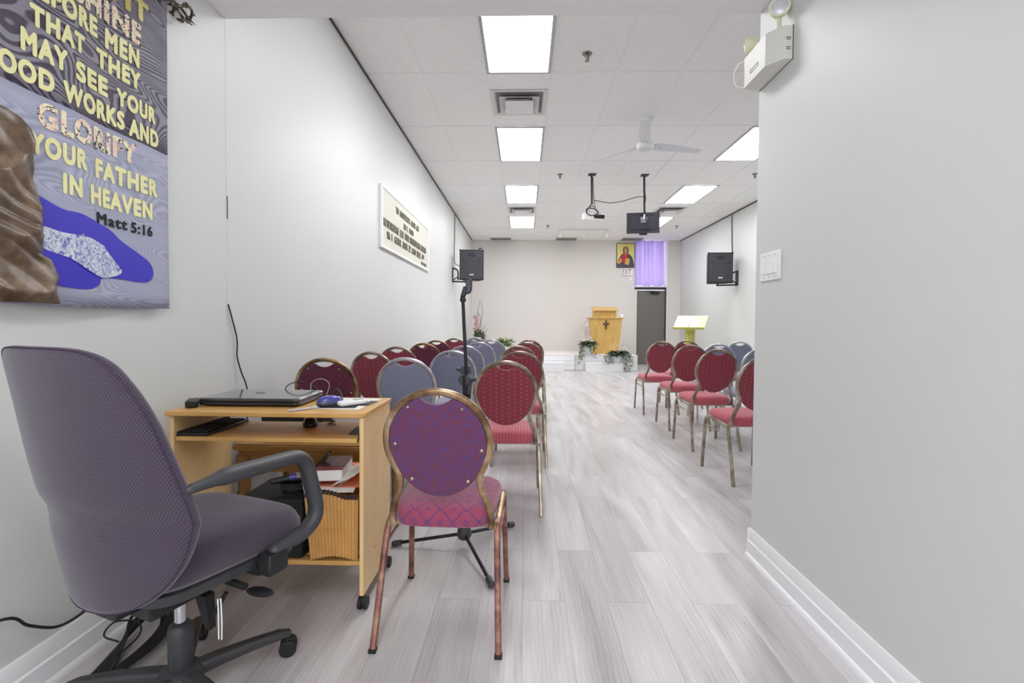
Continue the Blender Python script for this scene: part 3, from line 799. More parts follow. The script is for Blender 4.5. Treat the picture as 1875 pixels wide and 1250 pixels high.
# laptop
LP = thing('laptop', 'closed black laptop lying on the wooden desk', 'laptop', (-1.170, 2.122, .803))
lapb = mat('laptop shell', (34, 35, 40), .35); lid = mat('laptop lid', (62, 62, 68), .12, spec=.8, coat=.6)
MB().prism(rrect(.43, .272, .018, 4), .005, .020).build('base', lapb, LP, bevel=.004)
MB().prism(rrect(.432, .270, .020, 4), .0215, .036).build('lid', lid, LP, bevel=.005)
MB().tube([(-.17, .133, .022), (.17, .133, .022)], .008, 10).build('hinge', lapb, LP)
em = MB(); em.tube([(.022*math.cos(2*PI*i/20)-.03, .012*math.sin(2*PI*i/20)+.02, .0362) for i in range(20)], .0012, 6, closed=True)
em.build('lid_emblem', mat('grey emblem', (110, 110, 116), .3), LP)
MB().box(.2145, .2160, -.11, .06, .009, .013).build('port_strip', M['steel'], LP)
for sx in (-1, 1):
    for sy in (-1, 1): MB().lathe([(.008, 0), (.009, .005)], 10, Matrix.Translation((sx*.18, sy*.10, 0))).build('foot', M['rubber'], LP)

def sheet_thing(name, label, cat, c, size, rz, m, tilt=(0, 0), th=.0012, group=None):
    o = MB().box(-size[0]/2, size[0]/2, -size[1]/2, size[1]/2, 0, th).build(name, m, smooth=0)
    o.location = c; o.rotation_euler = (tilt[0], tilt[1], rz); return tag(o, label, cat, group)
sheet_thing('paper_sheet', 'white paper sheets under the mouse on the desk', 'paper', (-.785, 2.10, .803), (.216, .279), -.05, M['paper'])
o = sheet_thing('clipboard', 'dark pad under the blue mouse on the desk', 'pad', (-.80, 2.05, .8044), (.17, .15), .08, M['blackmat'])
sheet_thing('card', 'dark grey card lying on white paper at the desk edge', 'card', (-.690, 2.10, .8044), (.035, .13), -.10, mat('grey card', (70, 72, 76), .6))
def mouse(name, label, loc, rz, mt, mt2):
    t = thing(name, label, 'computer mouse', loc, rz)
    def o_(k, z): return [(.031*k*math.cos(a)*(1-.10*math.sin(a)), .056*k*math.sin(a), z) for a in [2*PI*i/24 for i in range(24)]]
    MB().rings([o_(.9, 0), o_(1, .006), o_(1, .014), o_(.96, .018)]).build('base', mt2, t, smooth=60)
    MB().rings([o_(.96, .018), o_(.9, .027), o_(.74, .035), o_(.5, .040), o_(.2, .042)]).build('shell', mt, t, smooth=60)
    MB().cyl((-.004, .030, .0365), (.004, .030, .0365), .008).build('wheel', M['rubber'], t)
    return t
mouse('computer_mouse', 'blue and black computer mouse beside the closed laptop', (-.838, 2.035, .806), -.9, mat('blue mouse shell', (70, 70, 158), .25, coat=.5), mat('mouse grey', (74, 78, 92), .35))
wd = thing('handset', 'white plastic handset lying on paper at the right of the desk', 'handset', (-.745, 2.055, .8045), -.75)
MB().prism(rrect(.05, .13, .016, 4), .002, .022).build('body', M['white'], wd, bevel=.007, seg=3)
MB().prism(rrect(.036, .04, .008, 3), .0225, .0255, Matrix.Translation((0, .028, 0))).build('display', mat('pale grey display', (205, 208, 210), .3), wd)
pen = MB().cyl((-.06, 0, .005), (.055, 0, .005), .0045, n=10); pen.cyl((.055, 0, .005), (.068, 0, .005), .004, .001, 10)
o = pen.build('pen', mat('pen barrel', (190, 190, 205), .3)); o.location = (-.905, 1.93, .803); o.rotation_euler = (0, 0, .8); tag(o, 'slim grey pen in front of the laptop corner', 'pen')
ad = thing('power_adapter', 'black power adapter at the left end of the desk beside the laptop', 'adapter', (-1.405, 1.985, .803), .5)
MB().box(-.022, .022, -.05, .05, .002, .03).build('body', M['black'], ad, bevel=.006)
MB().tube(catmull([(0, .05, .015), (.03, .08, .01), (.05, .14, .004), (.02, .19, .004)], 5), .003, 6).build('cord', M['black'], ad)
def cable(name, label, P, r, m=None, sub=6, cat='cable', group=None):
    o = MB().tube(catmull(P, sub), r, 8).build(name, m or M['black'], smooth=60); return tag(o, label, cat, group)
cable('cable', 'black cable arching up behind the closed laptop', [(-.93, 2.215, .807), (-.905, 2.22, .835), (-.875, 2.20, .852), (-.845, 2.17, .842), (-.815, 2.12, .816), (-.805, 2.09, .81)], .0035)
cable('cable', 'pale looped wire standing behind the laptop', [(-1.02, 2.267, .80), (-1.03, 2.28, .86), (-1.005, 2.285, .885), (-.965, 2.285, .885), (-.94, 2.28, .86), (-.95, 2.267, .812)], .0022, mat('grey wire', (150, 150, 152), .4))
cable('cable', 'thin black wire curling behind the left half of the laptop lid', [(-1.16, 2.275, .79), (-1.15, 2.28, .85), (-1.10, 2.285, .872), (-1.05, 2.285, .862), (-1.0, 2.28, .84)], .0025)
# things on the keyboard shelf
kb = thing('keyboard', 'black keyboard pushed to the left side of the desk shelf', 'keyboard', (-1.342, 2.04, .698), PI/2)
MB().box(-.145, .145, -.062, .062, .001, .014).build('base', M['black'], kb, bevel=.003)
ks = MB()
for r_ in range(5):
    for c_ in range(14): ks.box(-.137+c_*.0195, -.137+c_*.0195+.016, -.052+r_*.021, -.052+r_*.021+.017, .014, .020)
ks.build('keys', M['blackmat'], kb, bevel=.0015, seg=1)
mouse('computer_mouse', 'black corded mouse on the keyboard shelf under the desktop', (-.962, 2.12, .698), .5, mat('black mouse shell', (22, 22, 24), .15, coat=.5), M['black'])
cable('cable', 'grey looped mouse lead on the keyboard shelf', [(-.94, 2.16, .703), (-.90, 2.18, .712), (-.87, 2.17, .706), (-.89, 2.14, .703), (-.85, 2.13, .703)], .003, mat('mouse lead', (90, 90, 94), .4))
sheet_thing('leaflet', 'dark leaflet at the right end of the keyboard shelf', 'leaflet', (-.705, 2.03, .699), (.06, .14), .1, mat('dark leaflet', (66, 62, 60), .5), th=.003)

# ------------------------------------------------------------------ carved side table behind the desk, with things on it
tw = wood('carved brown wood', (146, 104, 50), (194, 150, 84), (3, 30, 30), .35)
twl = wood('carved brown leg', (140, 100, 50), (186, 144, 84), (30, 30, 3), .4)
ST = thing('side_table', 'carved brown side table with fluted legs behind the computer desk', 'table', (-1.09, 2.60, 0))
def st_ol(w_, d_, r=.03): return rrect(w_, d_, r, 5)
tb = MB()
for (a, z0, z1) in ((.73, .512, .522), (.755, .522, .546), (.74, .546, .553)): tb.prism(st_ol(a, a-.215, .04), z0, z1)
tb.build('table_top', tw, ST, bevel=.006, seg=3)
ap = MB(); ap.prism(st_ol(.71, .495, .03), .492, .514); ap.box(-.335, .335, -.235, -.215, .405, .494); ap.box(-.335, .335, .215, .235, .405, .494); ap.box(-.335, -.315, -.23, .23, .405, .494); ap.box(.315, .335, -.23, .23, .405, .494)
ap.build('apron', tw, ST, bevel=.005)
for sx in (-1, 1):
    for sy in (-1, 1):
        lg = MB(); cx, cy = sx*.327, sy*.222
        n = 28
        def cr(r, z, fl=.0): return [(cx+(r-fl*(i % 2))*math.cos(2*PI*i/n), cy+(r-fl*(i % 2))*math.sin(2*PI*i/n), z) for i in range(n)]
        lg.rings([cr(.016, 0), cr(.020, .02), cr(.024, .04), cr(.022, .06, .003), cr(.030, .38, .004), cr(.034, .40), cr(.030, .412), cr(.036, .425), cr(.040, .455), cr(.038, .488), cr(.030, .495)])
        lg.build('leg', twl, ST, smooth=25)
pr = thing('printer', 'flat black machine on the carved table behind the desk', 'printer', (-1.22, 2.62, .553))
MB().box(-.17, .17, -.14, .14, .006, .13).build('body', M['black'], pr, bevel=.01)
MB().box(-.13, .13, -.147, -.139, .03, .06).build('paper_slot', M['greyplastic'], pr, bevel=.002)
MB().box(-.15, .15, -.12, .12, 0, .007).build('base', M['rubber'], pr)
tr = thing('plastic_tub', 'small clear-looking white tub with papers on the carved table', 'tub', (-.90, 2.56, .553))
tb = MB(); 
def q4(h, z): return [(x*h, y*h*.8, z) for x, y in rrect(2, 2, .3, 3)]
tb.rings([q4(.10, 0), q4(.115, .11), q4(.122, .112), q4(.122, .118), q4(.110, .118), q4(.096, .006)]); tb.build('tub', mat('milky plastic', (228, 230, 232), .3), tr, smooth=40)
MB().box(-.07, .07, -.05, .05, .01, .125).build('papers', M['paper'], tr)

# ------------------------------------------------------------------ things on the lower shelf of the desk
bx = thing('equipment_box', 'black equipment box on the lower shelf of the desk', 'box', (-1.04, 2.05, .190))
MB().box(-.14, .135, -.13, .14, .004, .245).build('case', M['blackmat'], bx, bevel=.008)
for q in (.04, .055, .10): MB().box(-.10+q*1.6, -.10+q*1.6+.005, -.1325, -.1295, .02, .23).build('groove', M['black'], bx)
for sx in (-.11, .11):
    for sy in (-.1, .1): MB().lathe([(.012, 0), (.012, .005)], 12, Matrix.Translation((sx, sy, 0))).build('foot', M['rubber'], bx)
cb_ = thing('cable_bundle', 'coiled black audio cable with blue-banded plug on the black box', 'cable', (-.985, 2.02, .4355))
P = []
for k in range(64):
    a = k*.55; r_ = .042+.010*math.sin(k*1.7)
    P.append((r_*math.cos(a)*1.2, r_*math.sin(a)*.8, .006+.035*k/64))
P += [(.06, .02, .055), (.10, .06, .11), (.12, .09, .15)]
MB().tube(catmull(P, 3), .005, 7).build('cable', M['black'], cb_)
pg = MB().cyl((-.07, -.03, .052), (.0, .0, .062), .014, n=18); pg.cyl((-.085, -.037, .050), (-.07, -.03, .052), .010, n=14); pg.build('plug', M['black'], cb_)
MB().cyl((-.018, -.008, .0595), (.006, .0025, .063), .0155, n=18).build('plug_band', mat('blue violet band', (74, 62, 140), .3), cb_)
for k in range(3):
    MB().tube(catmull([(.02, -.01+.01*k, .05), (.06, .01+.012*k, .075), (.10, .03+.012*k, .12), (.125, .05+.01*k, .15)], 4), .005, 7).build('strand', mat('pale strand', (168, 168, 170), .4) if k == 1 else M['black'], cb_)
# accordion file
kraft = wood('kraft card', (206, 160, 92), (232, 192, 124), (3, 3, 12), .75)
AF = thing('accordion_file', 'tan pleated accordion file standing inside the desk at its right', 'file', (-.785, 1.915, .190))
NP = 15
def fan(i, z):   # top spread wider than the bottom; bottom edge arched
    u = i/(NP*2); h = z/.27
    x = -.112+.224*u
    x = x*(.87+.13*h) + .012*(1-h)
    zz = z + (.018*math.sin(PI*u))*(1-h) + (.022*math.sin(PI*min(1, u*1.25+.05)))*h
    return x, zz
def pleat(u, v):
    i = u*NP*2; x, z = fan(i, v*.27)
    return (x, (-.010 if int(round(i)) % 2 else .004), z+.0005)
MB().sheet(pleat, NP*2, 6).build('gusset', kraft, AF, smooth=0, solid=.0012)
tabm = mat('brown tape', (74, 58, 56), .7)
def pleat_t(u, v):
    i = u*NP*2; x, z = fan(i, .252+v*.018)
    return (x, (-.0115 if int(round(i)) % 2 else .0025), z+.001)
MB().sheet(pleat_t, NP*2, 1).build('edge_tape', tabm, AF, smooth=0, solid=.0018)
bd = MB()
for i in range(0, NP*2+1, 4):
    xa, za = fan(i, .005); xb, zb = fan(i, .255)
    bd.hexa([(xa-.001, .012, za), (xa+.001, .012, za), (xa+.001, .27, za), (xa-.001, .27, za), (xb-.001, .012, zb), (xb+.001, .012, zb), (xb+.001, .27, zb), (xb-.001, .27, zb)])
bd.build('pocket', kraft, AF, smooth=0)
MB().box(-.10, .11, .012, .27, .018, .021).build('bottom', kraft, AF)
# book and loose papers on the file
BK = thing('book', 'dark red book with a silver cross on its cover, on the accordion file', 'book', (-.832, 2.07, .497), .14)
redc = mat('dark red cloth', (136, 34, 44), .4); brc = mat('brown red cloth', (92, 50, 52), .3)
MB().box(-.058, .058, -.105, .105, .0, .0025).box(-.058, .058, -.105, .105, .0475, .050).build('cover', redc, BK, bevel=.001)
MB().box(-.0585, -.054, -.105, .105, .0, .050).build('spine', redc, BK, bevel=.0015)
MB().box(-.054, .055, -.102, .102, .0025, .0475).build('pages', mat('page block', (232, 228, 226), .8), BK, smooth=0)
MB().box(-.0578, .0578, -.055, .105, .0500, .0508).build('cover_band', brc, BK)
cr = MB(); cr.box(-.0022, .0022, -.045, .06, .0508, .0514); cr.box(-.024, .024, .018, .022, .0508, .0514); cr.build('cross', M['steel'], BK)
orange = mat('orange card', (226, 138, 100), .7)
fo = sheet_thing('folder', 'orange card folder sticking out behind the red book', 'folder', (-.785, 2.10, .487), (.22, .26), .05, orange, (.10, .02), .002)
for k, (x, y, z, rz, tx, ty) in enumerate(((-.80, 2.02, .474, .18, .05, .03), (-.737, 2.04, .520, -.12, .12, -.45), (-.722, 2.06, .520, -.10, .10, -.60), (-.88, 2.00, .464, .5, -.04, .10))):
    sheet_thing('paper_sheet', ('white paper sheet under the red book in the accordion file', 'white paper sheet leaning right of the red book, inner one', 'white paper sheet leaning right of the red book, beside the desk side', 'cream paper sheet sticking out left over the black box')[k], 'paper', (x, y, z), (.11, .20) if k else (.17, .21), rz, M['paper'] if k < 3 else mat('cream paper', (216, 212, 188), .8), (tx, ty))

# ------------------------------------------------------------------ microphone stand
MS = thing('microphone_stand', 'black tripod microphone stand with an upright boom behind the nearest chair', 'microphone stand', (-.302, 2.43, 0))
satin = mat('satin black tube', (34, 33, 40), .3, .4)
MB().lathe([(.012, .05), (.030, .058), (.038, .075), (.034, .105), (.022, .135), (.014, .142)], 24).build('hub', M['greyplastic'], MS)
for (x, y) in ((-.365, .01), (.165, -.355), (.24, .275)):
    lg = MB().cyl((x*.06, y*.06, .078), (x*.97, y*.97, .020), .0085, n=12)
    lo = lg.build('leg', satin, MS)
    MB().cyl((x*.90, y*.90, .0235), (x*1.0, y*1.0, .0165), .0155, n=14).ball((x, y, .0163), .0160, 12, 8).build('rubber_foot', M['greyplastic'], lo)
MB().cyl((0, 0, .13), (.022, .0, .86), .0105, n=14).build('pole', satin, MS)
cl = MB(); cl.cyl((.017, 0, .80), (.022, 0, .885), .016, n=16); cl.cyl((.0, .012, .875), (.0, -.028, .875), .030, n=20); cl.box(-.006, .045, -.012, .012, .862, .885); cl.box(-.02, .03, -.014, .014, .905, .945); cl.tube([(-.018, 0, .926), (-.042, 0, .93)], .011, 10); cl.tube([(.03, -.02, .875), (.06, -.03, .88)], .009, 10)
cl.build('clutch', M['greyplastic'], MS, bevel=.003)
MB().cyl((.004, -.022, .775), (-.002, -.022, .90), .010, n=12).cyl((.010, -.022, .90), (-.010, -.022, 1.285), .0088, n=12).build('boom', satin, MS)
cp = MB(); cp.cyl((-.024, -.022, 1.280), (.006, -.022, 1.280), .010, n=12); cp.cyl((-.010, -.022, 1.27), (-.010, -.022, 1.30), .012, n=14)
cp.hexa([(-.022, -.034, 1.296), (.004, -.034, 1.296), (.004, -.010, 1.296), (-.022, -.010, 1.296), (-.006, -.036, 1.348), (.018, -.036, 1.348), (.018, -.008, 1.348), (-.006, -.008, 1.348)])
cp.build('clip_joint', M['black'], MS, bevel=.004)
hp = [(.006, 1.385), (.036, 1.385), (.036, 1.335), (.030, 1.318), (.018, 1.310), (.006, 1.310)]
MB().prism([(x, z) for x, z in hp], -.040, -.004, Matrix(((1, 0, 0, 0), (0, 0, -1, -.044), (0, 1, 0, 0), (0, 0, 0, 1)))).build('microphone_clip', mat('indigo black clip', (38, 36, 62), .35), MS, bevel=.005)

# ------------------------------------------------------------------ cords by the left wall
cable('cable', 'black cord drooping along the left wall above the baseboard', [(-1.500, 1.10, .34), (-1.495, 1.32, .303), (-1.495, 1.39, .24), (-1.49, 1.47, .185), (-1.49, 1.55, .175), (-1.495, 1.60, .19), (-1.48, 1.70, .26), (-1.46, 1.80, .30)], .0045)
cb2 = []
for k in range(5):
    o_ = .012*k
    P = [(-1.375+o_, 1.38, .012+.004*k), (-1.40+o_, 1.50, .012), (-1.425+o_*.6, 1.62, .015+.006*k), (-1.44+.02*(k % 2), 1.72, .03+.012*k), (-1.42+.02*k, 1.80, .05+.006*k), (-1.36+.012*k, 1.74, .022+.004*k), (-1.345+.014*k, 1.62, .010+.004*k), (-1.36+.014*k, 1.48, .010+.005*k), (-1.40+.012*k, 1.36, .012)]
    cb2.append(P)
cbt = thing('cord_bundle', 'looped bundle of black power cords on the floor by the left baseboard', 'cords', (0, 0, 0))
for P in cb2: MB().tube(catmull(P, 6), .0055, 8).build('cord', M['black'], cbt, smooth=60)
MB().tube(catmull([(-1.40, 1.60, .05), (-1.435, 1.58, .085), (-1.44, 1.63, .10), (-1.40, 1.68, .07), (-1.36, 1.64, .05), (-1.37, 1.57, .03)], 6), .003, 7).build('tie', M['black'], cbt)
for k in range(2):
    MB().tube(catmull([(-1.42+.02*k, 1.80, .05), (-1.415+.02*k, 1.92, .10), (-1.40+.02*k, 2.05, .16), (-1.38+.03*k, 2.28, .24), (-1.36, 2.33, .30)], 6), .005, 8).build('cord', M['black'], cbt, smooth=60)
cable('cable', 'black cable hanging down the left wall behind the desk', [(-1.512, 2.404, 1.25), (-1.508, 2.432, 1.17), (-1.506, 2.463, 1.085), (-1.507, 2.470, 1.03), (-1.507, 2.468, .98), (-1.500, 2.49, .90), (-1.490, 2.53, .79), (-1.49, 2.52, .60), (-1.485, 2.46, .40), (-1.47, 2.42, .30), (-1.46, 2.34, .24)], .0035)
cable('cable', 'short dark wire end at the wall joint beside the banner', [(-1.515, 2.406, 1.80), (-1.514, 2.407, 1.74), (-1.515, 2.408, 1.685)], .0018)

# ------------------------------------------------------------------ banner on the left wall
def banner():
    BX = XL+.030
    Y0, Y1, ZT = .78, 1.968, 2.492
    t = thing('banner', 'large fabric scripture banner with yellow letters hanging on the left wall', 'banner', (BX, 1.40, 0))
    def wav(y, z): return .006*math.sin(y*9+1.3)*(1-.35*(z-1.2)) + .004*math.sin(y*23+z*2)
    def zb(y): return 1.216-.006*math.sin(y*5)-.004*(y-1.3)
    up = wave_moire('dark moire cloth', (66, 60, 78), (136, 132, 144), 40, (1, 2.0, 4.2), .40, .60)
    lo = wave_moire('pale moire cloth', (152, 155, 178), (176, 180, 200), 55, (1, 1.4, 5), .2, .9)
    zm = 1.852
    def sh(z0, z1): return lambda u, v: (wav(Y0+(Y1-Y0)*u, z0(Y0+(Y1-Y0)*u)*(1-v)+z1*v), Y0+(Y1-Y0)*u-1.40, z0(Y0+(Y1-Y0)*u)*(1-v)+z1*v)
    MB().sheet(sh(lambda y: zm, ZT), 48, 12).build('upper_cloth', up, t, solid=.002)
    MB().sheet(sh(zb, zm), 48, 12).build('lower_cloth', lo, t, solid=.002)
    # sleeve over the rod
    MB().tube([(.0, Y0-1.40, ZT+.002), (.0, Y1-1.40, ZT+.002)], .020, 14).build('rod_pocket', up, t, smooth=60)
    yel = mat('pale yellow felt', (240, 236, 176), .8); blk = mat('black felt', (32, 32, 36), .8)
    m, nt, b = newmat('gold glitter'); k = NT(nt); n = k.noise(k.coord(), 500, 2); k.L(k.ramp(n, [(.35, (128, 116, 30)), (.6, (214, 202, 92))]), b.inputs['Base Color']); b.inputs['Roughness'].default_value = .4; gold = m
    m, nt, b = newmat('printed floral cloth'); k = NT(nt)
    n = k.noise(k.coord(), 42, 4, .7, 1.5); n2 = k.noise(k.coord(), 22, 2)
    c = k.ramp(n2, [(.46, (244, 232, 200)), (.60, (238, 206, 190))])
    c2 = k.ramp(n, [(.41, (30, 24, 24)), (.45, (255, 255, 255))]); k.L(k.mix(1.0, c, c2, 'MULTIPLY'), b.inputs['Base Color']); b.inputs['Roughness'].default_value = .7; flo = m
    rows = [('LET YOUR', 1.00, 1.44, 2.315, .066, yel), ('LIGHT', 1.49, 1.872, 2.318, .085, gold), ('SO', 1.40, 1.50, 2.222, .066, yel), ('SHINE', 1.545, 1.832, 2.217, .084, flo),
            ('BEFORE', 1.392, 1.646, 2.142, .070, yel), ('MEN', 1.677, 1.820, 2.130, .072, yel),
            ('THAT', 1.412, 1.590, 2.052, .065, yel), ('THEY', 1.640, 1.824, 2.048, .066, yel),
            ('MAY', 1.385, 1.523, 1.961, .070, yel), ('SEE', 1.553, 1.686, 1.957, .067, yel), ('YOUR', 1.722, 1.902, 1.950, .065, yel),
            ('GOOD', 1.268, 1.480, 1.872, .066, yel), ('WORKS', 1.508, 1.753, 1.868, .067, yel), ('AND', 1.771, 1.916, 1.860, .068, yel),
            ('GLORIFY', 1.430, 1.802, 1.757, .080, flo), ('YOUR', 1.406, 1.590, 1.668, .068, yel), ('FATHER', 1.627, 1.905, 1.660, .068, yel),
            ('IN', 1.504, 1.570, 1.573, .066, yel), ('HEAVEN', 1.604, 1.877, 1.564, .068, yel), ('Matt', 1.629, 1.764, 1.502, .041, blk), ('5:16', 1.779, 1.876, 1.498, .041, blk)]
    for s, a, b_, z, h, m_ in rows:
        n = len(s); o = text_obj('lettering', s, m_, WL(0, a-1.40, z), b_-a, h, .0016, parent=t, space=1.16, smear=.05 if m_ is not blk else .03)
        for v in o.data.vertices: v.co.x += wav(v.co.y+1.40, v.co.z)+.0022
    def patch(name, P, m_, d0, d1, sub=4, close=True):
        pts = catmull([(y-1.40, z, 0) for y, z in P], sub, closed=True)
        o = MB().prism([(p.x, p.y) for p in pts], 0, .0015).build(name, m_, t, smooth=30)
        me = o.data
        for v in me.vertices:
            y, z, q = v.co; v.co = Vector((wav(y+1.40, z)+d0+q, y, z))
        me.flip_normals() if me.polygons[0].normal.x < 0 and False else None
        return o
    bm_ = mat('royal blue satin', (46, 34, 186), .42)
    patch('blue_hand', [(1.40, 1.545), (1.43, 1.545), (1.502, 1.522), (1.564, 1.521), (1.631, 1.506), (1.693, 1.488), (1.740, 1.458), (1.807, 1.425), (1.862, 1.392), (1.878, 1.356), (1.863, 1.324), (1.818, 1.313), (1.735, 1.318), (1.650, 1.314), (1.634, 1.291), (1.598, 1.273), (1.542, 1.271), (1.481, 1.277), (1.42, 1.29), (1.40, 1.40)], bm_, .0022, 0)
    m, nt, b = newmat('blue and silver lace'); k = NT(nt); n = k.noise(k.coord(), 48, 5, .7, 2.0)
    k.L(k.ramp(n, [(.36, (58, 54, 180)), (.46, (160, 168, 200)), (.58, (222, 226, 234))]), b.inputs['Base Color']); b.inputs['Roughness'].default_value = .5
    patch('lace_panel', [(1.43, 1.452), (1.501, 1.447), (1.591, 1.447), (1.65, 1.430), (1.714, 1.411), (1.757, 1.388), (1.754, 1.360), (1.724, 1.333), (1.650, 1.316), (1.589, 1.336), (1.525, 1.367), (1.43, 1.392)], m, .0042, 0)
    # padded leather sleeve with folds
    lea = worn_metal('brown leather', (74, 58, 44), (104, 84, 66), (132, 112, 92), .38, 16, 0)
    edge = [(1.216, 1.493), (1.273, 1.474), (1.299, 1.487), (1.355, 1.466), (1.367, 1.436), (1.425, 1.444), (1.463, 1.434), (1.511, 1.437), (1.563, 1.422), (1.592, 1.411), (1.625, 1.417), (1.655, 1.412), (1.688, 1.416), (1.732, 1.409), (1.757, 1.385), (1.768, 1.34)]
    def edge_at(z):
        for (za, ya), (zc, yc) in zip(edge, edge[1:]):
            if za <= z <= zc: return ya+(yc-ya)*(z-za)/(zc-za)
        return edge[-1][1]
    def slv(u, v):
        z = 1.217+(1.768-1.217)*v; y0 = 1.02+.10*v; y1 = edge_at(z); y = y0+(y1-y0)*u
        fold = .024*(1-abs(math.sin((z*1.0-y*.28)*17+1.3*math.sin(y*11+z*4))))**.8+.007*abs(math.sin(z*47+y*30+2*math.sin(z*13)))
        e = min(1, (1-u)*9, u*14, v*14+.15, (1-v)*14+.1)
        return (wav(y, z)+.004+(.006+fold*1.1)*max(0, e)**.6, y-1.40, z)
    MB().sheet(slv, 48, 140).build('leather_sleeve', lea, t, smooth=60)
    wt = MB().prism([(-.055, 1.66), (-.040, 1.672), (-.038, 1.655)], 0, .002); 
    rod_m = worn_metal('antique bronze', (60, 52, 44), (96, 90, 78), (150, 144, 124), .35, 40)
    R = thing('curtain_rod', 'dark bronze rod with a scrolled finial that carries the banner', 'rod', (BX, 1.40, ZT+.002))
    MB().cyl((0, -.75, 0), (0, .585, 0), .0115, n=16).build('pole', rod_m, R)
    for y in (-.66, .575): MB().cyl((-.030, y, 0), (0, y, 0), .006, n=10).cyl((-.029, y, 0), (-.024, y, 0), .02, n=16).build('wall_bracket', rod_m, R)
    fi = MB(); FS = -.020
    fi.lathe([(.0135, .590), (.0165, .600), (.0135, .612), (.0085, .622), (.0125, .632), (.008, .642)], 18, Matrix(((1, 0, 0, 0), (0, 0, 1, 0), (0, 1, 0, 0), (0, 0, 0, 1))))
    for s in range(4):
        a = PI/2*s+.5; ca, sa = math.cos(a), math.sin(a)
        fi.tube(catmull([(0, .640, 0), (.026*ca, .652, .026*sa), (.042*ca, .672, .042*sa), (.032*ca, .700, .032*sa), (.012*ca, .716, .010*sa), (0, .722, 0)], 5), .0058, 8)
        fi.tube(catmull([(.030*ca, .664, .030*sa), (.042*ca, .660, .042*sa), (.044*ca, .648, .044*sa), (.034*ca, .646, .034*sa)], 4), .0050, 8)
        fi.ball((.035*ca, .646, .035*sa), .0055, 10, 6); fi.tube(catmull([(.024*ca, .702, .024*sa), (.032*ca, .712, .032*sa), (.028*ca, .720, .028*sa)], 4), .003, 8)
    fi.ball((0, .715, 0), .010, 12, 8); fi.cyl((0, .715, 0), (0, .765, 0), .0055, .001, 10)
    fo_ = fi.build('finial', rod_m, R); fo_.location = (0, FS, 0)
banner()

# ------------------------------------------------------------------ framed notice on the left wall
NS = thing('wall_sign', 'long white-framed notice board with dark raised letters on the left wall', 'sign', (XL, 6.20, 0))
y0, y1, z0, z1 = 4.955-6.2, 7.43-6.2, 1.945, 2.605
bd = MB(); bd.box(.006, .022, y0+.04, y1-.04, z0+.025, z1-.025); bd.build('board', mat('cream board', (214, 213, 200), .6), NS, smooth=0)
fr_ = MB()
for a in ((y0, y1, z0, z0+.03), (y0, y1, z1-.03, z1), (y0, y0+.04, z0+.03, z1-.03), (y1-.04, y1, z0+.03, z1-.03)): fr_.box(.001, .030, a[0], a[1], a[2], a[3])
fr_.build('frame', M['white'], NS, bevel=.003)
ltr = mat('dark taupe letters', (112, 108, 94), .5)
for s, a, b_, z, h in (('TU MYSEDEPS GOON AN', 5.516, 6.680, 2.420, .074), ('IN 2 GOOD', 5.878, 6.380, 2.300, .074), ('NOTETERSOME LEB TOUM STAUNDUGPUN BRIETO', 5.031, 7.189, 2.182, .086), ('WA I GEHER ZOUM ZY GHLD RIZE JOY', 5.153, 7.070, 2.066, .080), ('WORD', 6.850, 7.219, 1.992, .042)):
    u = (b_-a)/len(s); p = 0
    for wd_ in s.split(' '):
        text_obj('lettering', wd_, ltr, WL(.022, a-6.20+p*u, z), (len(wd_)-.12)*u if len(wd_) > 1 else .35*u, h, .008, bold=.004, parent=NS); p += len(wd_)+1

# ------------------------------------------------------------------ light switch and emergency light on the near right wall
SW = thing('light_switch', 'white triple rocker switch plate on the near grey wall', 'switch', (XN, 2.257, 1.437))
def rw(x, y, z): return Matrix(((0, 0, -1, x), (-1, 0, 0, y), (0, 1, 0, z), (0, 0, 0, 1)))   # right wall: out -> -x
MB().prism(rrect(.178, .132, .008, 3), .0, .008, rw(0, 0, 0)).build('plate', M['white'], SW, bevel=.003)
for k in (-1, 0, 1):
    rk = MB(); yy = k*.046
    rk.hexa([(-.0075, yy-.0165, -.034), (-.0075, yy+.0165, -.034), (-.0075, yy+.0165, .034), (-.0075, yy-.0165, .034), (-.014, yy-.0155, -.033), (-.014, yy+.0155, -.033), (-.0085, yy+.0155, .033), (-.0085, yy-.0155, .033)])
    rk.build('rocker', M['white'], SW, bevel=.001)
    for z in (-.05, .05): MB().ball((-.008, yy, z), (.0015, .003, .003), 8, 6).build('screw', M['steel'], SW)

EL = thing('emergency_light', 'cream emergency light box with two lamp heads high on the near grey wall', 'emergency light', (XN, 2.253, 2.308))
ec = mat('cream steel box', (220, 220, 212), .45)
pol = [(-.0, -.145), (-.036, -.145), (-.088, -.085), (-.088, .120), (-.036, .145), (0, .145)]
MB().prism([(x, y) for x, y in pol], 0, .142).build('housing', ec, EL, bevel=.002)
MB().box(-.002, .0, -.148, .148, -.002, .144).build('back_plate', M['dark_gap'], EL)
for z in (.040, .048, .082, .090): MB().box(-.030, -.010, -.1458, -.1448, z, z+.0028).build('slot', M['black'], EL)
fl_ = MB()
for a in ((-.02, .055, .052, .0545), (-.02, .055, .038, .0405), (-.02, -.0175, .0405, .052), (.0525, .055, .0405, .052)): fl_.box(-.0895, -.0878, a[0], a[1], a[2], a[3])
fl_.build('label_frame', mat('grey line', (120, 120, 118), .5), EL)
lampg = mat('ribbed lamp glass', (225, 226, 234), .22, .35); lampc = mat('cream lamp shell', (226, 226, 196), .5)
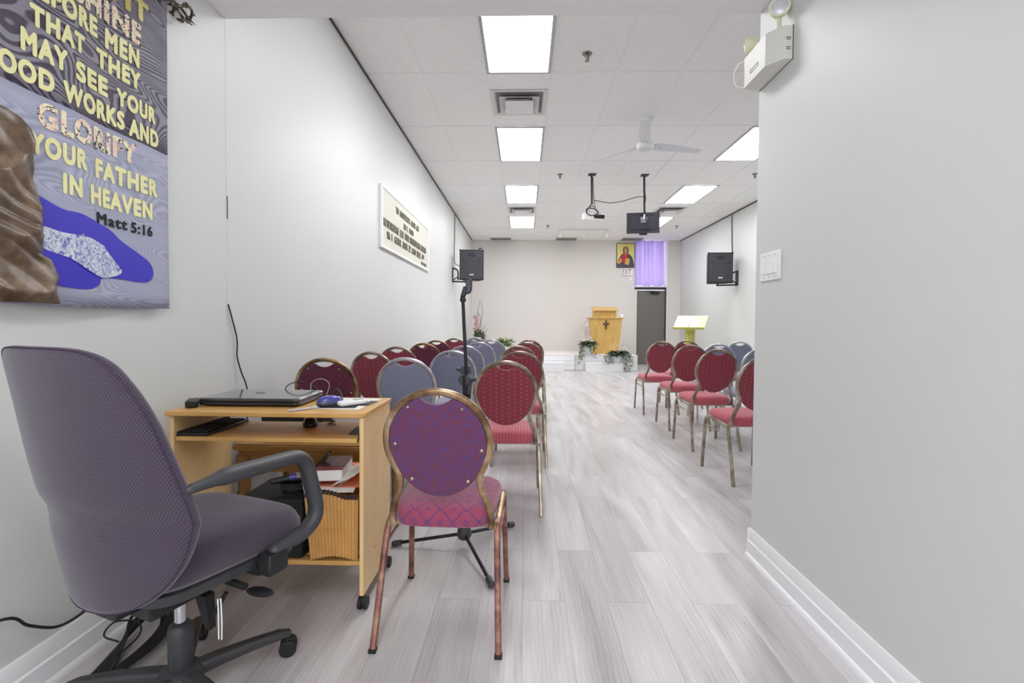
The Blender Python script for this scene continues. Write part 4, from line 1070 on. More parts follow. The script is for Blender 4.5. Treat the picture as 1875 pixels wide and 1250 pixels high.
def lamp_head(c, d, name):
    c = Vector(c); d = Vector(d).normalized(); q = d.to_track_quat('Z', 'Y').to_matrix().to_4x4(); q.translation = c
    o = MB().lathe([(.012, -.048), (.026, -.042), (.034, -.022), (.0405, -.002), (.042, .004), (.042, .010), (.039, .010)], 28, q).build('lamp_head', lampc, EL, smooth=40)
    g = MB().lathe([(.038, .006), (.030, .011), (.015, .0145), (.002, .0155)], 28, q)
    for k in range(-5, 6):
        l = math.sqrt(max(0, .037**2-(k*.0065)**2)); 
        g.tube([q @ Vector((k*.0065, -l, .010)), q @ Vector((k*.0065, 0, .0160)), q @ Vector((k*.0065, l, .010))], .0016, 5)
    g.build('lens', lampg, o, smooth=60)
    MB().cyl(Vector((c.x, c.y, .140)), c+Vector((0, 0, -.032))-d*.015, .0105, n=12).build('stem', lampc, EL)
lamp_head((-.045, -.114, .236), (-.36, -.90, .02), 'a')
lamp_head((-.075, .100, .190), (-.75, .55, .12), 'b')
MB().tube(catmull([(-.075, .135, .140), (-.100, .155, .135), (-.118, .165, .085), (-.105, .16, .03), (-.070, .135, .012)], 6), .003, 7).build('wire', M['white'], EL)

# ------------------------------------------------------------------ stage
ST_W = mat('white stage paint', (232, 232, 234), .4)
stage_top = mat('stage top light tint', (226, 218, 220), .5)  # pinkish tint paints in light reflected by the white platform top
def stage(x0, x1, y0, z1, label):
    t = thing('stage_platform', label, 'platform', ((x0+x1)/2, y0, 0), group='white stage platforms')
    hw = (x1-x0)/2; d = YF-y0-.002
    MB().box(-hw+.004, hw-.004, .02, d, 0, z1-.02).build('box', ST_W, t, bevel=.002)
    MB().box(-hw, hw, 0, d, z1-.02, z1).build('top', stage_top, t, bevel=.004)
    f = MB(); f.box(-hw+.002, hw-.002, .008, .021, .015, .12); f.box(-hw+.002, hw-.002, .010, .021, .125, .235); f.box(-hw+.002, hw-.002, .008, .021, .24, z1-.021)
    f.build('front_panel', ST_W, t, bevel=.003)
    return t
stage(XL+.02, 1.228, 11.70, .392, 'left white stage platform, mostly hidden behind the chairs')
stage(1.236, 2.775, 11.76, .378, 'right white stage platform under the wooden pulpit')
def step(x0, x1, y0, y1, z, label):
    t = thing('step', label, 'step', ((x0+x1)/2, y0, 0), group='white steps in front of the stage')
    hw = (x1-x0)/2
    MB().box(-hw+.006, hw-.006, .008, y1-y0, 0, z-.02).build('riser', ST_W, t, bevel=.003)
    MB().box(-hw, hw, 0, y1-y0, z-.02, z).build('tread', ST_W, t, bevel=.004)
step(-.30, .955, 11.45, 11.695, .205, 'left white step in front of the stage')
step(1.475, 2.40, 11.50, 11.755, .205, 'right white step in front of the stage, carrying a flower pot')
o = MB().box(1.462, 1.474, 11.60, 11.63, .05, .08).build('step_latch', M['steel']); o.parent = None; bpy.data.objects.remove(o)

# ------------------------------------------------------------------ pulpit
pul = wood('golden oak veneer', (186, 146, 74), (220, 182, 108), (14, 14, 2.2), .4)
PU = thing('pulpit', 'golden oak pulpit with a dark cross standing on the white stage', 'pulpit', (2.085, 12.30, .378))
def taper(xb0, xb1, xt0, xt1, yb0, yb1, yt0, yt1, z0, z1): return MB().hexa([(xb0, yb0, z0), (xb1, yb0, z0), (xb1, yb1, z0), (xb0, yb1, z0), (xt0, yt0, z1), (xt1, yt0, z1), (xt1, yt1, z1), (xt0, yt1, z1)])
taper(-.315, .315, -.405, .405, 0, .42, -.05, .46, 0, .905).build('body', pul, PU, bevel=.004)
MB().box(-.455, .455, -.085, .49, .905, .930).build('shelf', pul, PU, bevel=.005)
taper(-.300, .275, -.300, .275, .06, .40, .06, .40, .930, 1.13).build('upper_box', pul, PU, bevel=.003)
MB().hexa([(-.345, -.02, 1.10), (.32, -.02, 1.10), (.32, .44, 1.20), (-.345, .44, 1.20), (-.345, -.02, 1.118), (.32, -.02, 1.118), (.32, .44, 1.218), (-.345, .44, 1.218)]).build('book_rest', pul, PU, bevel=.003)
crm = mat('dark walnut', (84, 54, 36), .4)
cx = MB()
ty = lambda z: -.052*z/.905-.004
for a in ((-.020, .020, .635, .735), (-.075, -.022, .745, .79), (.022, .075, .745, .79), (-.020, .020, .80, .86), (-.020, .020, .738, .797)): cx.box(a[0]-.005, a[1]-.005, ty(.75)-.014, ty(.75)+.014, a[2], a[3])
co = cx.build('cross', crm, PU, bevel=.002)
MB().box(-.012, .005, ty(.75)-.018, ty(.75)-.012, .755, .785).build('cross_centre', M['steel'], co)
cup = thing('cup', 'small white cup on the right corner of the pulpit shelf', 'cup', (2.480, 12.28, 1.309))
MB().lathe([(.028, 0), (.036, .005), (.042, .09), (.040, .09), (.034, .008)], 20).build('body', M['white'], cup)

# ------------------------------------------------------------------ reading stand on the right
RS = thing('reading_stand', 'yellow-green wooden reading stand near the right wall', 'lectern', (3.535, 10.30, 0))
ygr = wood('yellow green stained wood', (168, 166, 74), (198, 196, 108), (30, 30, 3), .45); pale = wood('pale yellow plate', (214, 210, 164), (224, 220, 184), (3, 30, 30), .4)
MB().box(-.09, .09, -.05, .07, .04, 1.06).build('post', ygr, RS, bevel=.006)
gr = MB()
for q in (-.045, 0, .045): gr.box(q-.006, q+.006, -.054, -.049, .06, 1.0)
gr.build('flute', mat('olive groove', (150, 148, 62), .5), RS)
MB().box(-.22, .22, -.18, .20, 0, .04).build('foot', ygr, RS, bevel=.006)
pz = Matrix.Translation((0, -.02, 1.19)) @ Matrix.Rotation(-.64, 4, 'Z') @ Matrix.Rotation(math.radians(42), 4, 'X')
MB().box(-.325, .325, -.19, .21, -.010, .010, pz).build('book_plate', pale, RS, bevel=.003)
MB().box(-.325, .325, -.205, -.188, -.014, .045, pz).build('ledge', ygr, RS, bevel=.003)
OB = thing('open_book', 'open white book lying on the yellow reading stand', 'book', (3.535, 10.30, 0))
def page(s):
    def fn(u, v): return pz @ Vector((s*(.006+.165*u), -.183+.245*v, .0125+.018*math.sin(PI*min(1, u*.9+.1))*(1-.55*u)))
    return MB().sheet(fn, 10, 4).build('page_block', M['paper'], OB, solid=.004)
page(-1); page(1)
MB().box(-.004, .004, -.183, .062, .0105, .013, pz).build('spine', mat('grey spine', (140, 140, 140), .6), OB)

# ------------------------------------------------------------------ icon and exit sign on the far wall
IC = thing('icon_picture', 'painted icon of a haloed robed figure on gold, above the exit sign', 'picture', (2.838, YF, 3.075))
MB().box(-.252, .252, -.030, -.001, -.345, .345).build('board', mat('dark icon edge', (84, 58, 40), .6), IC, bevel=.003)
def ic(name, poly, m, d, sm=True):
    if sm: poly = [(p.x, p.y) for p in catmull([(x, y, 0) for x, y in poly], 4, closed=True)]
    return MB().prism(poly, .030+d, .0306+d, WF(0, 0, 0)).build(name, m, IC, smooth=0)
ic('gold_ground', [(-.238, -.325), (.238, -.325), (.238, .330), (-.238, .330)], mat('gold leaf', (226, 214, 130), .45), .0004, False)
def circ(r, cx, cy, n=32, sx=1): return [(cx+r*sx*math.cos(2*PI*i/n), cy+r*math.sin(2*PI*i/n)) for i in range(n)]
ic('halo', circ(.142, .0, .145), mat('halo line', (196, 178, 92), .5), .0010, False); ic('halo_inner', circ(.134, .0, .145), bpy.data.materials['gold leaf'], .0016, False)
ic('mantle', [(-.06, .06), (-.14, .0), (-.20, -.12), (-.232, -.20), (-.235, -.32), (0, -.325), (.235, -.32), (.225, -.20), (.19, -.06), (.13, .01), (.06, .055)], mat('slate blue paint', (70, 76, 88), .6), .0022)
ic('tunic', [(-.06, .05), (-.10, -.03), (-.115, -.17), (-.02, -.18), (.03, -.12), (.06, -.02), (.04, .04)], mat('red paint', (196, 46, 40), .6), .0028)
ic('hair', [(0, .245), (-.055, .225), (-.078, .16), (-.070, .09), (-.045, .045), (0, .03), (.045, .045), (.072, .09), (.078, .16), (.055, .225)], mat('brown paint', (92, 66, 40), .6), .0034)
ic('face', [(0, .215), (-.036, .195), (-.044, .14), (-.030, .085), (0, .062), (.030, .085), (.044, .14), (.036, .195)], mat('flesh paint', (204, 158, 112), .6), .0040)
ft = MB()
for poly in ([(-.028, .150), (-.010, .150), (-.010, .158), (-.028, .158)], [(.010, .150), (.028, .150), (.028, .158), (.010, .158)], [(-.003, .112), (.004, .112), (.003, .150), (-.002, .150)], [(-.012, .094), (.012, .094), (.012, .099), (-.012, .099)]): ft.prism(poly, .0346, .0350, WF(0, 0, 0))
ft.build('features', bpy.data.materials['brown paint'], IC, smooth=0)
ic('neck', [(-.020, .07), (-.024, .03), (0, .01), (.024, .03), (.020, .07)], bpy.data.materials['flesh paint'], .0037)
ic('held_book', [(-.022, -.245), (.095, -.265), (.115, -.09), (.0, -.075)], mat('ochre paint', (222, 160, 82), .5), .0044, False)
ic('raised_hand', [(-.150, -.19), (-.165, -.10), (-.145, -.07), (-.125, -.09), (-.118, -.15), (-.125, -.20)], mat('orange flesh paint', (228, 168, 120), .6), .0044)
ic('sleeve_cuff', [(-.22, -.22), (-.215, -.15), (-.16, -.17), (-.165, -.23)], bpy.data.materials['ochre paint'], .0040)

EX = thing('exit_sign', 'white exit sign with dark red letters under the icon picture', 'exit sign', (2.880, YF, 2.615))
MB().box(-.168, .168, -.045, -.001, -.10, .10).build('case', M['white'], EX, bevel=.006)
exr = mat('exit red', (120, 34, 48), .5)
text_obj('lettering', 'EXIT', exr, WF(-.130, -.045, -.072), .250, .145, .002, bold=.012, parent=EX, space=1.22)
MB().prism([(.142, -.012), (.152, 0), (.142, .012)], .045, .047, WF(0, 0, 0)).build('arrow', exr, EX)
o = thing('wall_outlet', 'small white fitting on the far wall below the exit sign', 'fitting', (2.99, YF, 2.42)); MB().box(-.035, .035, -.012, -.001, -.05, .05).build('plate', M['white'], o, bevel=.003); MB().box(-.012, .012, -.018, -.011, -.02, .02).build('button', M['cream'], o, bevel=.003)

# ------------------------------------------------------------------ loudspeakers
grille = None
def grille_mat():
    m, nt, b = newmat('black perforated grille'); k = NT(nt)
    uv = k.coord('UV', scale=(160, 160, 1), rot=(0, 0, .785)); vo = k.n('ShaderNodeTexVoronoi', voronoi_dimensions='2D'); vo.inputs['Randomness'].default_value = 0; vo.inputs['Scale'].default_value = 1; k.L(uv, vo.inputs['Vector'])
    k.L(k.mix(k.math('LESS_THAN', vo.outputs['Distance'], .35), (62, 62, 70), (40, 40, 47)), b.inputs['Base Color']); b.inputs['Roughness'].default_value = .5
    return m
grille = grille_mat(); cab = mat('black carpet cabinet', (36, 36, 44), .7)
def speaker(loc, rz, side, label):
    t = thing('loudspeaker', label, 'loudspeaker', loc, rz, 'wall loudspeakers')
    W_, H_, D = .25, .31, .34
    MB().hexa([(-W_, -.17, -H_), (W_, -.17, -H_), (W_*.68, D-.17, -H_), (-W_*.68, D-.17, -H_), (-W_, -.17, H_), (W_, -.17, H_), (W_*.68, D-.17, H_), (-W_*.68, D-.17, H_)]).build('cabinet', cab, t, bevel=.010)
    MB().box(-W_+.022, W_-.022, -.176, -.169, -H_+.022, H_-.022).build('grille', grille, t, bevel=.004)
    MB().box(-.075, .075, -.1775, -.1755, .165, .245).build('horn', mat('horn shade', (34, 34, 40), .5) if 'horn shade' not in bpy.data.materials else bpy.data.materials['horn shade'], t, bevel=.003)
    MB().tube([(.165*math.cos(2*PI*i/40), -.1765, -.07+.165*math.sin(2*PI*i/40)) for i in range(40)], .003, 6, closed=True).build('cone_ring', bpy.data.materials['horn shade'], t)
    for s in (-1, 1): MB().lathe([(.030, 0), (.030, .003)], 20, WF(s*.165, -.1755, .10)).build('port', bpy.data.materials['horn shade'], t)
    bdg = MB()
    for a in ((-.040, -.018), (.018, .040)): bdg.prism(rrect(a[1]-a[0], .026, .008, 3), .1765, .180, WF((a[0]+a[1])/2, 0, -.205))
    bdg.box(-.020, .020, -.180, -.1765, -.212, -.198); bdg.build('badge', M['white'], t)
    for sx in (-1, 1):
        for sz in (-1, 1): MB().cbox((sx*(W_-.012), -.165, sz*(H_-.012)), (.030, .030, .030)).build('corner_cap', M['black'], t, bevel=.006)
    if side < 0: MB().tube([(.15, -.05, H_), (.15, -.05, H_+.035), (.18, -.05, H_+.045), (.215, -.05, H_+.045)], .012, 10).build('hook', M['black'], t)
    return t
speaker((-1.118, 10.05, 2.352), .10, -1, 'black loudspeaker on a bracket on the left wall, above the microphone stand')
speaker((3.995, 10.05, 2.312), -.06, 1, 'black loudspeaker on a bracket on the right wall')
def bracket(x, s, z0, label):
    t = thing('speaker_bracket', label, 'bracket', (x, 10.03, z0), group='loudspeaker wall brackets')
    p = MB(); p.box(min(0, s*.012), max(0, s*.012), -.06, .06, -.02, .29).build('wall_plate', M['black'], t, bevel=.003)
    a = MB(); pr_ = rrect(.030, .030, .004)
    a.tube([(s*.01, 0, .275), (s*.085, 0, .25), (s*.115, 0, .21), (s*.118, 0, .03)], 0, prof=pr_, ref=(0, 1, 0))
    a.tube([(s*.005, 0, .0), (s*.42, 0, -.015)], 0, prof=pr_, ref=(0, 1, 0)); a.tube([(s*.012, 0, .03), (s*.118, 0, .10)], 0, prof=rrect(.02, .02, .003), ref=(0, 1, 0))
    a.build('arm', M['black'], t)
    MB().cyl((s*.40, .0, -.015), (s*.40, 0, .018), .02, n=16).build('pivot', M['black'], t)
bracket(XL, 1, 2.018, 'black bracket carrying the left wall loudspeaker')
bracket(XR, -1, 1.976, 'black bracket carrying the right wall loudspeaker')
cable('cable', 'dark beaded cable running from the ceiling down to the left loudspeaker', [(-1.512, 10.30, 3.49), (-1.510, 10.25, 3.30), (-1.506, 10.22, 3.0), (-1.508, 10.20, 2.7), (-1.50, 10.18, 2.45), (-1.44, 10.16, 2.38), (-1.33, 10.2, 2.34)], .007)
cable('cable', 'dark cable running from the ceiling down to the right loudspeaker', [(4.380, 10.31, 3.49), (4.378, 10.30, 3.2), (4.376, 10.28, 2.9), (4.372, 10.25, 2.6), (4.33, 10.22, 2.50), (4.20, 10.24, 2.45)], .009)

# ------------------------------------------------------------------ ceiling fan
FA = thing('ceiling_fan', 'white three-blade ceiling fan hanging in the middle of the hall', 'ceiling fan', (1.370, 5.57, ZC-.001))
fanw = mat('fan white', (232, 234, 234), .35); fanb = mat('fan blade', (218, 222, 226), .4)
MB().lathe([(.055, -.16), (.060, -.05), (.078, -.012), (.080, 0)], 32).build('canopy', fanw, FA, smooth=50)
MB().lathe([(.046, -.26), (.058, -.24), (.060, -.10), (.055, -.05)], 28).build('downrod_cover', fanw, FA, smooth=50)
MB().lathe([(.03, -.352), (.078, -.350), (.094, -.338), (.104, -.315), (.100, -.285), (.075, -.265), (.045, -.25)], 36).build('motor', fanw, FA, smooth=50)
MB().lathe([(.0, -.362), (.060, -.360), (.074, -.352), (.074, -.346)], 32).build('cap', fanb, FA, smooth=50)
for k in range(3):
    a = math.radians(15+120*k); Mx = Matrix.Rotation(a, 4, 'Z') @ Matrix.Translation((0, 0, -.305)) @ Matrix.Rotation(math.radians(-14), 4, 'X')
    bl = MB().prism([(.115, -.050), (.16, -.068), (.40, -.060), (.69, -.040), (.715, -.020), (.715, .020), (.69, .040), (.40, .060), (.16, .068), (.115, .050)], -.003, .003, Mx).build('blade', fanb, FA, bevel=.002)
    ir = MB().box(.085, .19, -.028, .028, .003, .009, Mx)
    for p, q in ((.14, -.03), (.14, .03), (.18, 0)): ir.lathe([(.006, -.007), (.006, -.003)], 10, Mx @ Matrix.Translation((p, q, 0)))
    ir.build('blade_iron', M['steel'], bl)

# ------------------------------------------------------------------ projector and monitor on ceiling poles
dkp = mat('dark pole', (58, 58, 58), .5)
PJ = thing('projector', 'white projector hung from the ceiling on a dark pole', 'projector', (1.050, 7.63, ZC-.001))
pp = MB(); pp.cyl((0, 0, -.49), (-.008, 0, 0), .017, n=14); pp.build('pole', dkp, PJ); MB().box(-.06, .06, -.06, .06, -.010, 0).build('ceiling_plate', dkp, PJ, bevel=.002)
mz = Matrix.Translation((.03, .02, -.66)) @ Matrix.Rotation(.16, 4, 'X') @ Matrix.Rotation(.05, 4, 'Y')
pb = MB(); pb.hexa([tuple(mz @ Vector(p)) for p in ((-.165, -.13, -.055), (.165, -.13, -.055), (.165, .13, -.055), (-.165, .13, -.055), (-.17, -.135, .045), (.17, -.135, .045), (.17, .135, .045), (-.17, .135, .045))]); pb.build('body', M['white'], PJ, bevel=.014, seg=3)
MB().box(-.01, .155, -.138, -.134, -.030, .030, mz).build('port_panel', M['black'], PJ, bevel=.003)
MB().box(-.13, .10, -.10, .10, .046, .052, mz).build('top_plate', M['steel'], PJ, bevel=.003)
jm = MB()
for sx in (-.10, .10): jm.cyl(mz @ Vector((sx, .03, .05)), Vector((.0, 0, -.49)), .008, n=8)
jm.box(-.05, .05, -.05, .05, -.50, -.485); jm.build('mount', mat('pale mount', (196, 196, 196), .4), PJ)
MB().lathe([(.045, 0), (.048, .03), (.040, .034)], 24, mz @ Matrix.Translation((-.06, .134, 0)) @ Matrix.Rotation(-PI/2, 4, 'X')).build('lens', M['black'], PJ)
cbm = M['black']
MB().tube(catmull([(.0, -.02, -.25), (.004, -.022, -.42), (-.03, -.05, -.50), (-.085, -.09, -.58), (-.09, -.12, -.64), (-.02, -.15, -.675), (.06, -.155, -.655), (.07, -.14, -.61), (.02, -.12, -.57), (-.07, -.08, -.55), (-.10, -.08, -.59), (-.06, -.12, -.66), (.03, -.17, -.68), (.08, -.15, -.67)], 6), .008, 8).build('cable', cbm, PJ, smooth=60)
MB().tube(catmull([(.012, -.018, -.05), (.022, -.020, -.30), (.036, -.02, -.45), (.06, -.06, -.58), (.09, -.14, -.63)], 6), .005, 8).build('cable', cbm, PJ, smooth=60)
MO = thing('monitor', 'black flat monitor hung with its back to the viewer on a ceiling pole', 'monitor', (1.880, 7.66, ZC-.001))
MB().cyl((.005, 0, -.62), (-.008, 0, 0), .017, n=14).build('pole', dkp, MO); MB().box(-.06, .06, -.06, .06, -.010, 0).build('ceiling_plate', dkp, MO, bevel=.002)
mm = Matrix.Translation((0, .06, -.742)) @ Matrix.Rotation(-.03, 4, 'Y') @ Matrix.Rotation(.12, 4, 'X')
mon = mat('monitor shell', (62, 62, 72), .4)
MB().box(-.262, .262, -.010, .018, -.162, .162, mm).build('bezel', mon, MO, bevel=.006)
MB().box(-.240, .240, .0185, .0195, -.135, .145, mm).build('screen', mat('dark screen', (12, 12, 14), .1), MO)
MB().rings([[mm @ Vector(p) for p in ((-.195, -.010, -.12), (.195, -.010, -.12), (.195, -.010, .12), (-.195, -.010, .12))], [mm @ Vector(p) for p in ((-.165, -.045, -.09), (.165, -.045, -.09), (.165, -.045, .10), (-.165, -.045, .10))]]).build('back_housing', mon, MO, bevel=.006, fixn=True)
vb = MB(); vb.box(-.05, .05, -.052, -.046, .0, .09, mm); vb.box(-.06, .06, -.056, -.051, .045, .060, mm); vb.box(-.045, .045, -.056, -.051, .0, .014, mm); vb.cyl(mm @ Vector((0, -.055, .05)), (.005, 0, -.615), .016, n=12); vb.build('bracket', M['chrome'], MO, bevel=.002)
MB().box(-.06, .06, -.03, .03, -.19, -.158, mm).build('stand_stub', M['black'], MO, bevel=.004)
MB().tube(catmull([tuple(mm @ Vector(p)) for p in ((.03, -.06, .07), (.06, -.065, -.02), (.10, -.06, -.09), (.13, -.05, -.10))], 5), .006, 7).build('cable', mat('violet lead', (58, 50, 100), .5), MO)
MB().tube(catmull([(.0, -.02, -.02), (-.015, -.022, -.2), (.016, -.022, -.36), (.0, -.022, -.5), (.02, -.03, -.62)], 6), .005, 7).build('cable', cbm, MO, smooth=60)
cable('cable', 'thin black cable sagging between projector pole and monitor pole', [(1.074, 7.61, 3.10), (1.16, 7.615, 3.085), (1.30, 7.62, 3.062), (1.42, 7.63, 3.070), (1.58, 7.64, 3.105), (1.74, 7.645, 3.155), (1.82, 7.645, 3.165), (1.868, 7.645, 3.155)], .0055)

# ------------------------------------------------------------------ track light over the stage
TL = thing('track_light', 'cream ceiling track with three spot heads over the stage', 'track light', (1.475, 12.10, ZC-.006))
MB().box(-.62, .62, -.018, .018, -.028, 0).build('track', M['white_metal'], TL, bevel=.003)
MB().box(-.12, -.04, -.03, .03, -.035, 0).build('feed', M['white_metal'], TL, bevel=.004)
for x, tl in ((-.545, .25), (-.005, .05), (.555, .0)):
    mx_ = Matrix.Translation((x, 0, -.050)) @ Matrix.Rotation(tl, 4, 'Y') @ Matrix.Rotation(.35, 4, 'X') @ Matrix.Rotation(PI, 4, 'X')
    h_ = MB().lathe([(.020, .0), (.034, .008), (.034, .055), (.040, .060), (.056, .125), (.052, .125), (.030, .07)], 26, mx_); h_.cyl((x, 0, -.028), (x, 0, -.055), .012, n=12)
    hd = h_.build('spot_head', M['cream'], TL, smooth=40)
    MB().lathe([(.046, .105), (.040, .112), (.0, .118)], 22, mx_).build('bulb', mat('warm bulb', (255, 244, 226), .4, emit=(255, 226, 196), strength=6.0) if 'warm bulb' not in bpy.data.materials else bpy.data.materials['warm bulb'], hd)

# ------------------------------------------------------------------ sprinklers
spm = worn_metal('sprinkler metal', (100, 96, 92), (150, 146, 142), (200, 196, 192), .3, 60)
def sprinkler(x, y, label):
    t = thing('sprinkler', label, 'sprinkler', (x, y, ZC-.0005), group='ceiling sprinklers')
    MB().lathe([(.045, 0), (.042, -.006), (.022, -.012), (.016, -.012)][::-1], 24).build('escutcheon', spm, t)
    MB().lathe([(.006, -.055), (.011, -.045), (.013, -.02), (.013, -.008)], 14).tube([(-.013, 0, -.02), (-.018, 0, -.04), (-.004, 0, -.062)], .003, 6).tube([(.013, 0, -.02), (.018, 0, -.04), (.004, 0, -.062)], .003, 6).build('body', spm, t)
    MB().lathe([(.020, -.066), (.020, -.062)], 14).build('deflector', spm, t)
for x, y, lb in ((.527, 4.23, 'nearest and largest ceiling sprinkler, right of the first light panel'), (.543, 7.62, 'small ceiling sprinkler left of the projector pole'), (3.575, 7.61, 'ceiling sprinkler at the edge of the near grey wall'), (.544, 11.60, 'tiny ceiling sprinkler left of the track light'), (3.63, 11.62, 'tiny ceiling sprinkler right of the monitor')): sprinkler(x, y, lb)

# ------------------------------------------------------------------ flowers
gd = mat('dark leaf green', (58, 80, 56), .55); gm_ = mat('mid leaf green', (88, 116, 72), .55); gl = mat('pale leaf green', (150, 172, 110), .55); gg = mat('grey green leaf', (112, 122, 100), .6)
twig = mat('brown twig', (86, 66, 58), .7); wfl = mat('white petal', (244, 240, 236), .6); pink = mat('pink petal', (232, 150, 166), .6); potw = mat('pale glazed pot', (226, 230, 236), .3); ivory = mat('ivory petal', (236, 232, 204), .6)
RND = random.Random(5)
def leaf(mb, p, d, l, w_, droop=.3):
    p = Vector(p); d = Vector(d).normalized(); up = Vector((0, 0, 1)); s = d.cross(up)
    if s.length < .1: s = Vector((1, 0, 0))
    s.normalize(); nrm = s.cross(d)
    a = p; m1 = p+d*l*.35; m2 = p+d*l*.7-up*l*droop*.3; e = p+d*l-up*l*droop
    mb._add([a, m1+s*w_*.5+nrm*w_*.12, m1-nrm*w_*.1, m1-s*w_*.5+nrm*w_*.12, m2+s*w_*.38, m2-nrm*w_*.08, m2-s*w_*.38, e], [(0, 1, 2), (0, 2, 3), (1, 4, 5, 2), (2, 5, 6, 3), (4, 7, 5), (5, 7, 6)])
def bloom(mb, c, r, n=9, layers=3):
    c = Vector(c)
    for l in range(layers):
        for i in range(n):
            a = 2*PI*i/n+l*.4; el = .15+.45*l
            leaf(mb, c, (math.cos(a)*math.cos(el), math.sin(a)*math.cos(el), math.sin(el)), r*(1-.15*l), r*.6, .1)
def trail(mb, p, drop, out, n=16, sz=.05, seed=0):
    q = random.Random(seed); P = []
    for k in range(n):
        u = k/(n-1); P.append(Vector(p)+Vector((out[0]*math.sin(u*1.6)+q.uniform(-.01, .01), out[1]*math.sin(u*1.6)+q.uniform(-.01, .01), .06*math.sin(u*3)-drop*u*u)))
    mb.tube(P, .003, 5)
    for v in P:
        for s in range(2): leaf(mb, v, (q.uniform(-1, 1), q.uniform(-1, .3), q.uniform(-.5, .5)), sz*q.uniform(.7, 1.2), sz*.55, .3)
def pot(t, r0, r1, h, name='pot', m=None):
    MB().lathe([(r0, 0), (r0*1.02, .004), (r1, h), (r1*.94, h), (r0*.9, h*.3)], 28).build(name, m or potw, t, smooth=50)
# pot left of the pulpit, on the stage edge
F1 = thing('flower_pot', 'white pot of white flowers and trailing greens left of the pulpit', 'flower arrangement', (1.575, 11.865, .378))
pot(F1, .085, .105, .25)
f = MB()
for k in range(110): a = RND.uniform(0, 2*PI); e = RND.uniform(-.1, .9); leaf(f, (.06*math.cos(a), .06*math.sin(a), .26), (math.cos(a), math.sin(a), e), RND.uniform(.14, .30), .055, .4)
f.build('foliage', gd, F1)
f = MB(); [trail(f, (.09*math.cos(a)-.03, -.10, .25), d_, (.10*math.cos(a), -.12), 17, .07, i) for i, (a, d_) in enumerate(((2.6, .34), (3.0, .42), (2.2, .30), (.4, .30), (3.3, .36), (1.2, .2)))]; f.build('trailing_vine', gg, F1)
f = MB(); [f.tube(catmull([(0, 0, .2), (x*.5, .0, .2+h_*.5), (x, .02, .2+h_)], 4), .0035, 5) for x, h_ in ((-.09, .62), (-.12, .5), (-.03, .46), (.03, .42), (-.05, .66))]; f.build('twig', twig, F1)
for c in ((-.02, -.10, .36), (.07, -.09, .33), (-.10, -.08, .34), (.0, -.06, .43), (.05, -.08, .40), (-.055, .0, .72)):
    f = MB(); bloom(f, c, .080, 10, 3); f.build('flower', wfl, F1)
# pot on the right step
F2 = thing('flower_pot', 'white pot with dark leaves and trailing ivy on the right step', 'flower arrangement', (2.265, 11.635, .205))
pot(F2, .075, .098, .20)
f = MB()
for k in range(80): a = RND.uniform(0, 2*PI); e = RND.uniform(-.1, 1.0); leaf(f, (.05*math.cos(a), .05*math.sin(a), .21), (math.cos(a), math.sin(a), e), RND.uniform(.16, .32), .085, .35)
f.build('foliage', gd, F2)
f = MB(); [trail(f, (x, -.09, .22), d_, (o_, -.12), 20, .07, 20+i) for i, (x, d_, o_) in enumerate(((.10, .34, .10), (.13, .40, .13), (.08, .36, .06), (.15, .30, .16), (-.10, .19, -.15), (-.08, .19, -.10), (-.12, .18, -.22)))]; f.build('trailing_vine', gg, F2)
f = MB(); [f.tube(catmull([(0, 0, .2), (x*.5, .0, .2+h_*.5), (x, .02, .2+h_)], 4), .003, 5) for x, h_ in ((-.14, .30), (-.09, .34), (.18, .38), (-.02, .26), (.14, .24))]; f.build('twig', mat('pale twig', (176, 150, 126), .7), F2)
for c in ((.17, -.10, .30), (.21, -.08, .25), (.15, -.08, .35)):
    f = MB(); bloom(f, c, .085); f.build('flower', wfl, F2)
for c in ((-.13, -.05, .42), (-.08, -.03, .46), (-.17, -.03, .38), (-.11, -.08, .36), (-.03, -.05, .41)):
    f = MB(); bloom(f, c, .045, 6, 2); f.build('flower', ivory, F2)
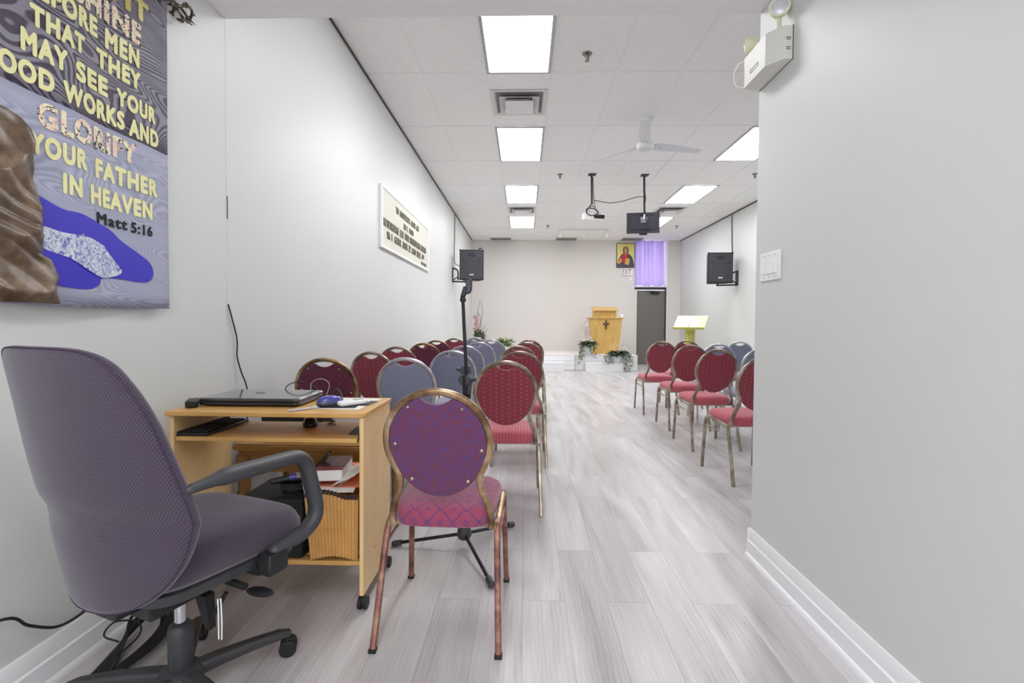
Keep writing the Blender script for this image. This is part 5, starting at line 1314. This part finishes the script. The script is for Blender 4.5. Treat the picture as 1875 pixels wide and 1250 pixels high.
# tall arrangement and lilies at the left of the stage
F3 = thing('flower_vase', 'tall vase of pink blossoms and twigs at the left wall on the stage', 'flower arrangement', (-1.185, 12.50, .392))
pot(F3, .08, .11, .26)
f = MB()
for k in range(150): a = RND.uniform(0, 2*PI); e = RND.uniform(.2, 2.0); leaf(f, (.05*math.cos(a), .05*math.sin(a), RND.uniform(.25, .45)), (math.cos(a), math.sin(a), e), RND.uniform(.14, .27), .05, .25)
f.build('foliage', gg, F3)
f = MB()
for x, h_, wv in ((.02, 1.36, .05), (.05, 1.30, -.04), (-.03, 1.10, .03), (-.10, .95, -.02), (.16, .70, .03), (.0, 1.0, -.05), (.22, .62, .02)): f.tube(catmull([(0, 0, .2), (x*.3+wv, .0, .2+(h_-.2)*.35), (x*.8-wv, .01, .2+(h_-.2)*.7), (x, .02, h_)], 5), .005, 5)
f.build('twig', twig, F3)
for i in range(9):
    f = MB(); bloom(f, (-.12+RND.uniform(-.05, .06), -.05+RND.uniform(-.04, .04),   .55+.045*i), .075, 7, 2); f.build('flower', pink, F3)
for i in range(12):
    f = MB(); bloom(f, (RND.uniform(-.12, .16), -.08+RND.uniform(-.04, .04), RND.uniform(.32, .62)), .06, 6, 2); f.build('flower', ivory, F3)
F4 = thing('lily_pot', 'pot of pale green and white lilies on the stage behind the chairs', 'flower arrangement', (-.50, 12.30, .392))
pot(F4, .09, .12, .16)
f = MB()
for k in range(80): a = RND.uniform(0, 2*PI); e = RND.uniform(.1, 1.4); leaf(f, (.04*math.cos(a), .04*math.sin(a), RND.uniform(.12, .24)), (math.cos(a), math.sin(a), e), RND.uniform(.18, .34), .07, .3)
f.build('foliage', gl, F4)
f = MB()
for k in range(14): a = RND.uniform(0, 2*PI); e = RND.uniform(.3, 1.4); leaf(f, (.04*math.cos(a), .04*math.sin(a), .18), (math.cos(a), math.sin(a), e), RND.uniform(.30, .42), .06, .2)
f.build('long_leaf', gd, F4)
for i in range(9):
    f = MB(); bloom(f, (RND.uniform(-.15, .17), -.08+RND.uniform(-.06, .04), RND.uniform(.18, .44)), .09, 6, 2); f.build('flower', wfl if i % 3 else ivory, F4)
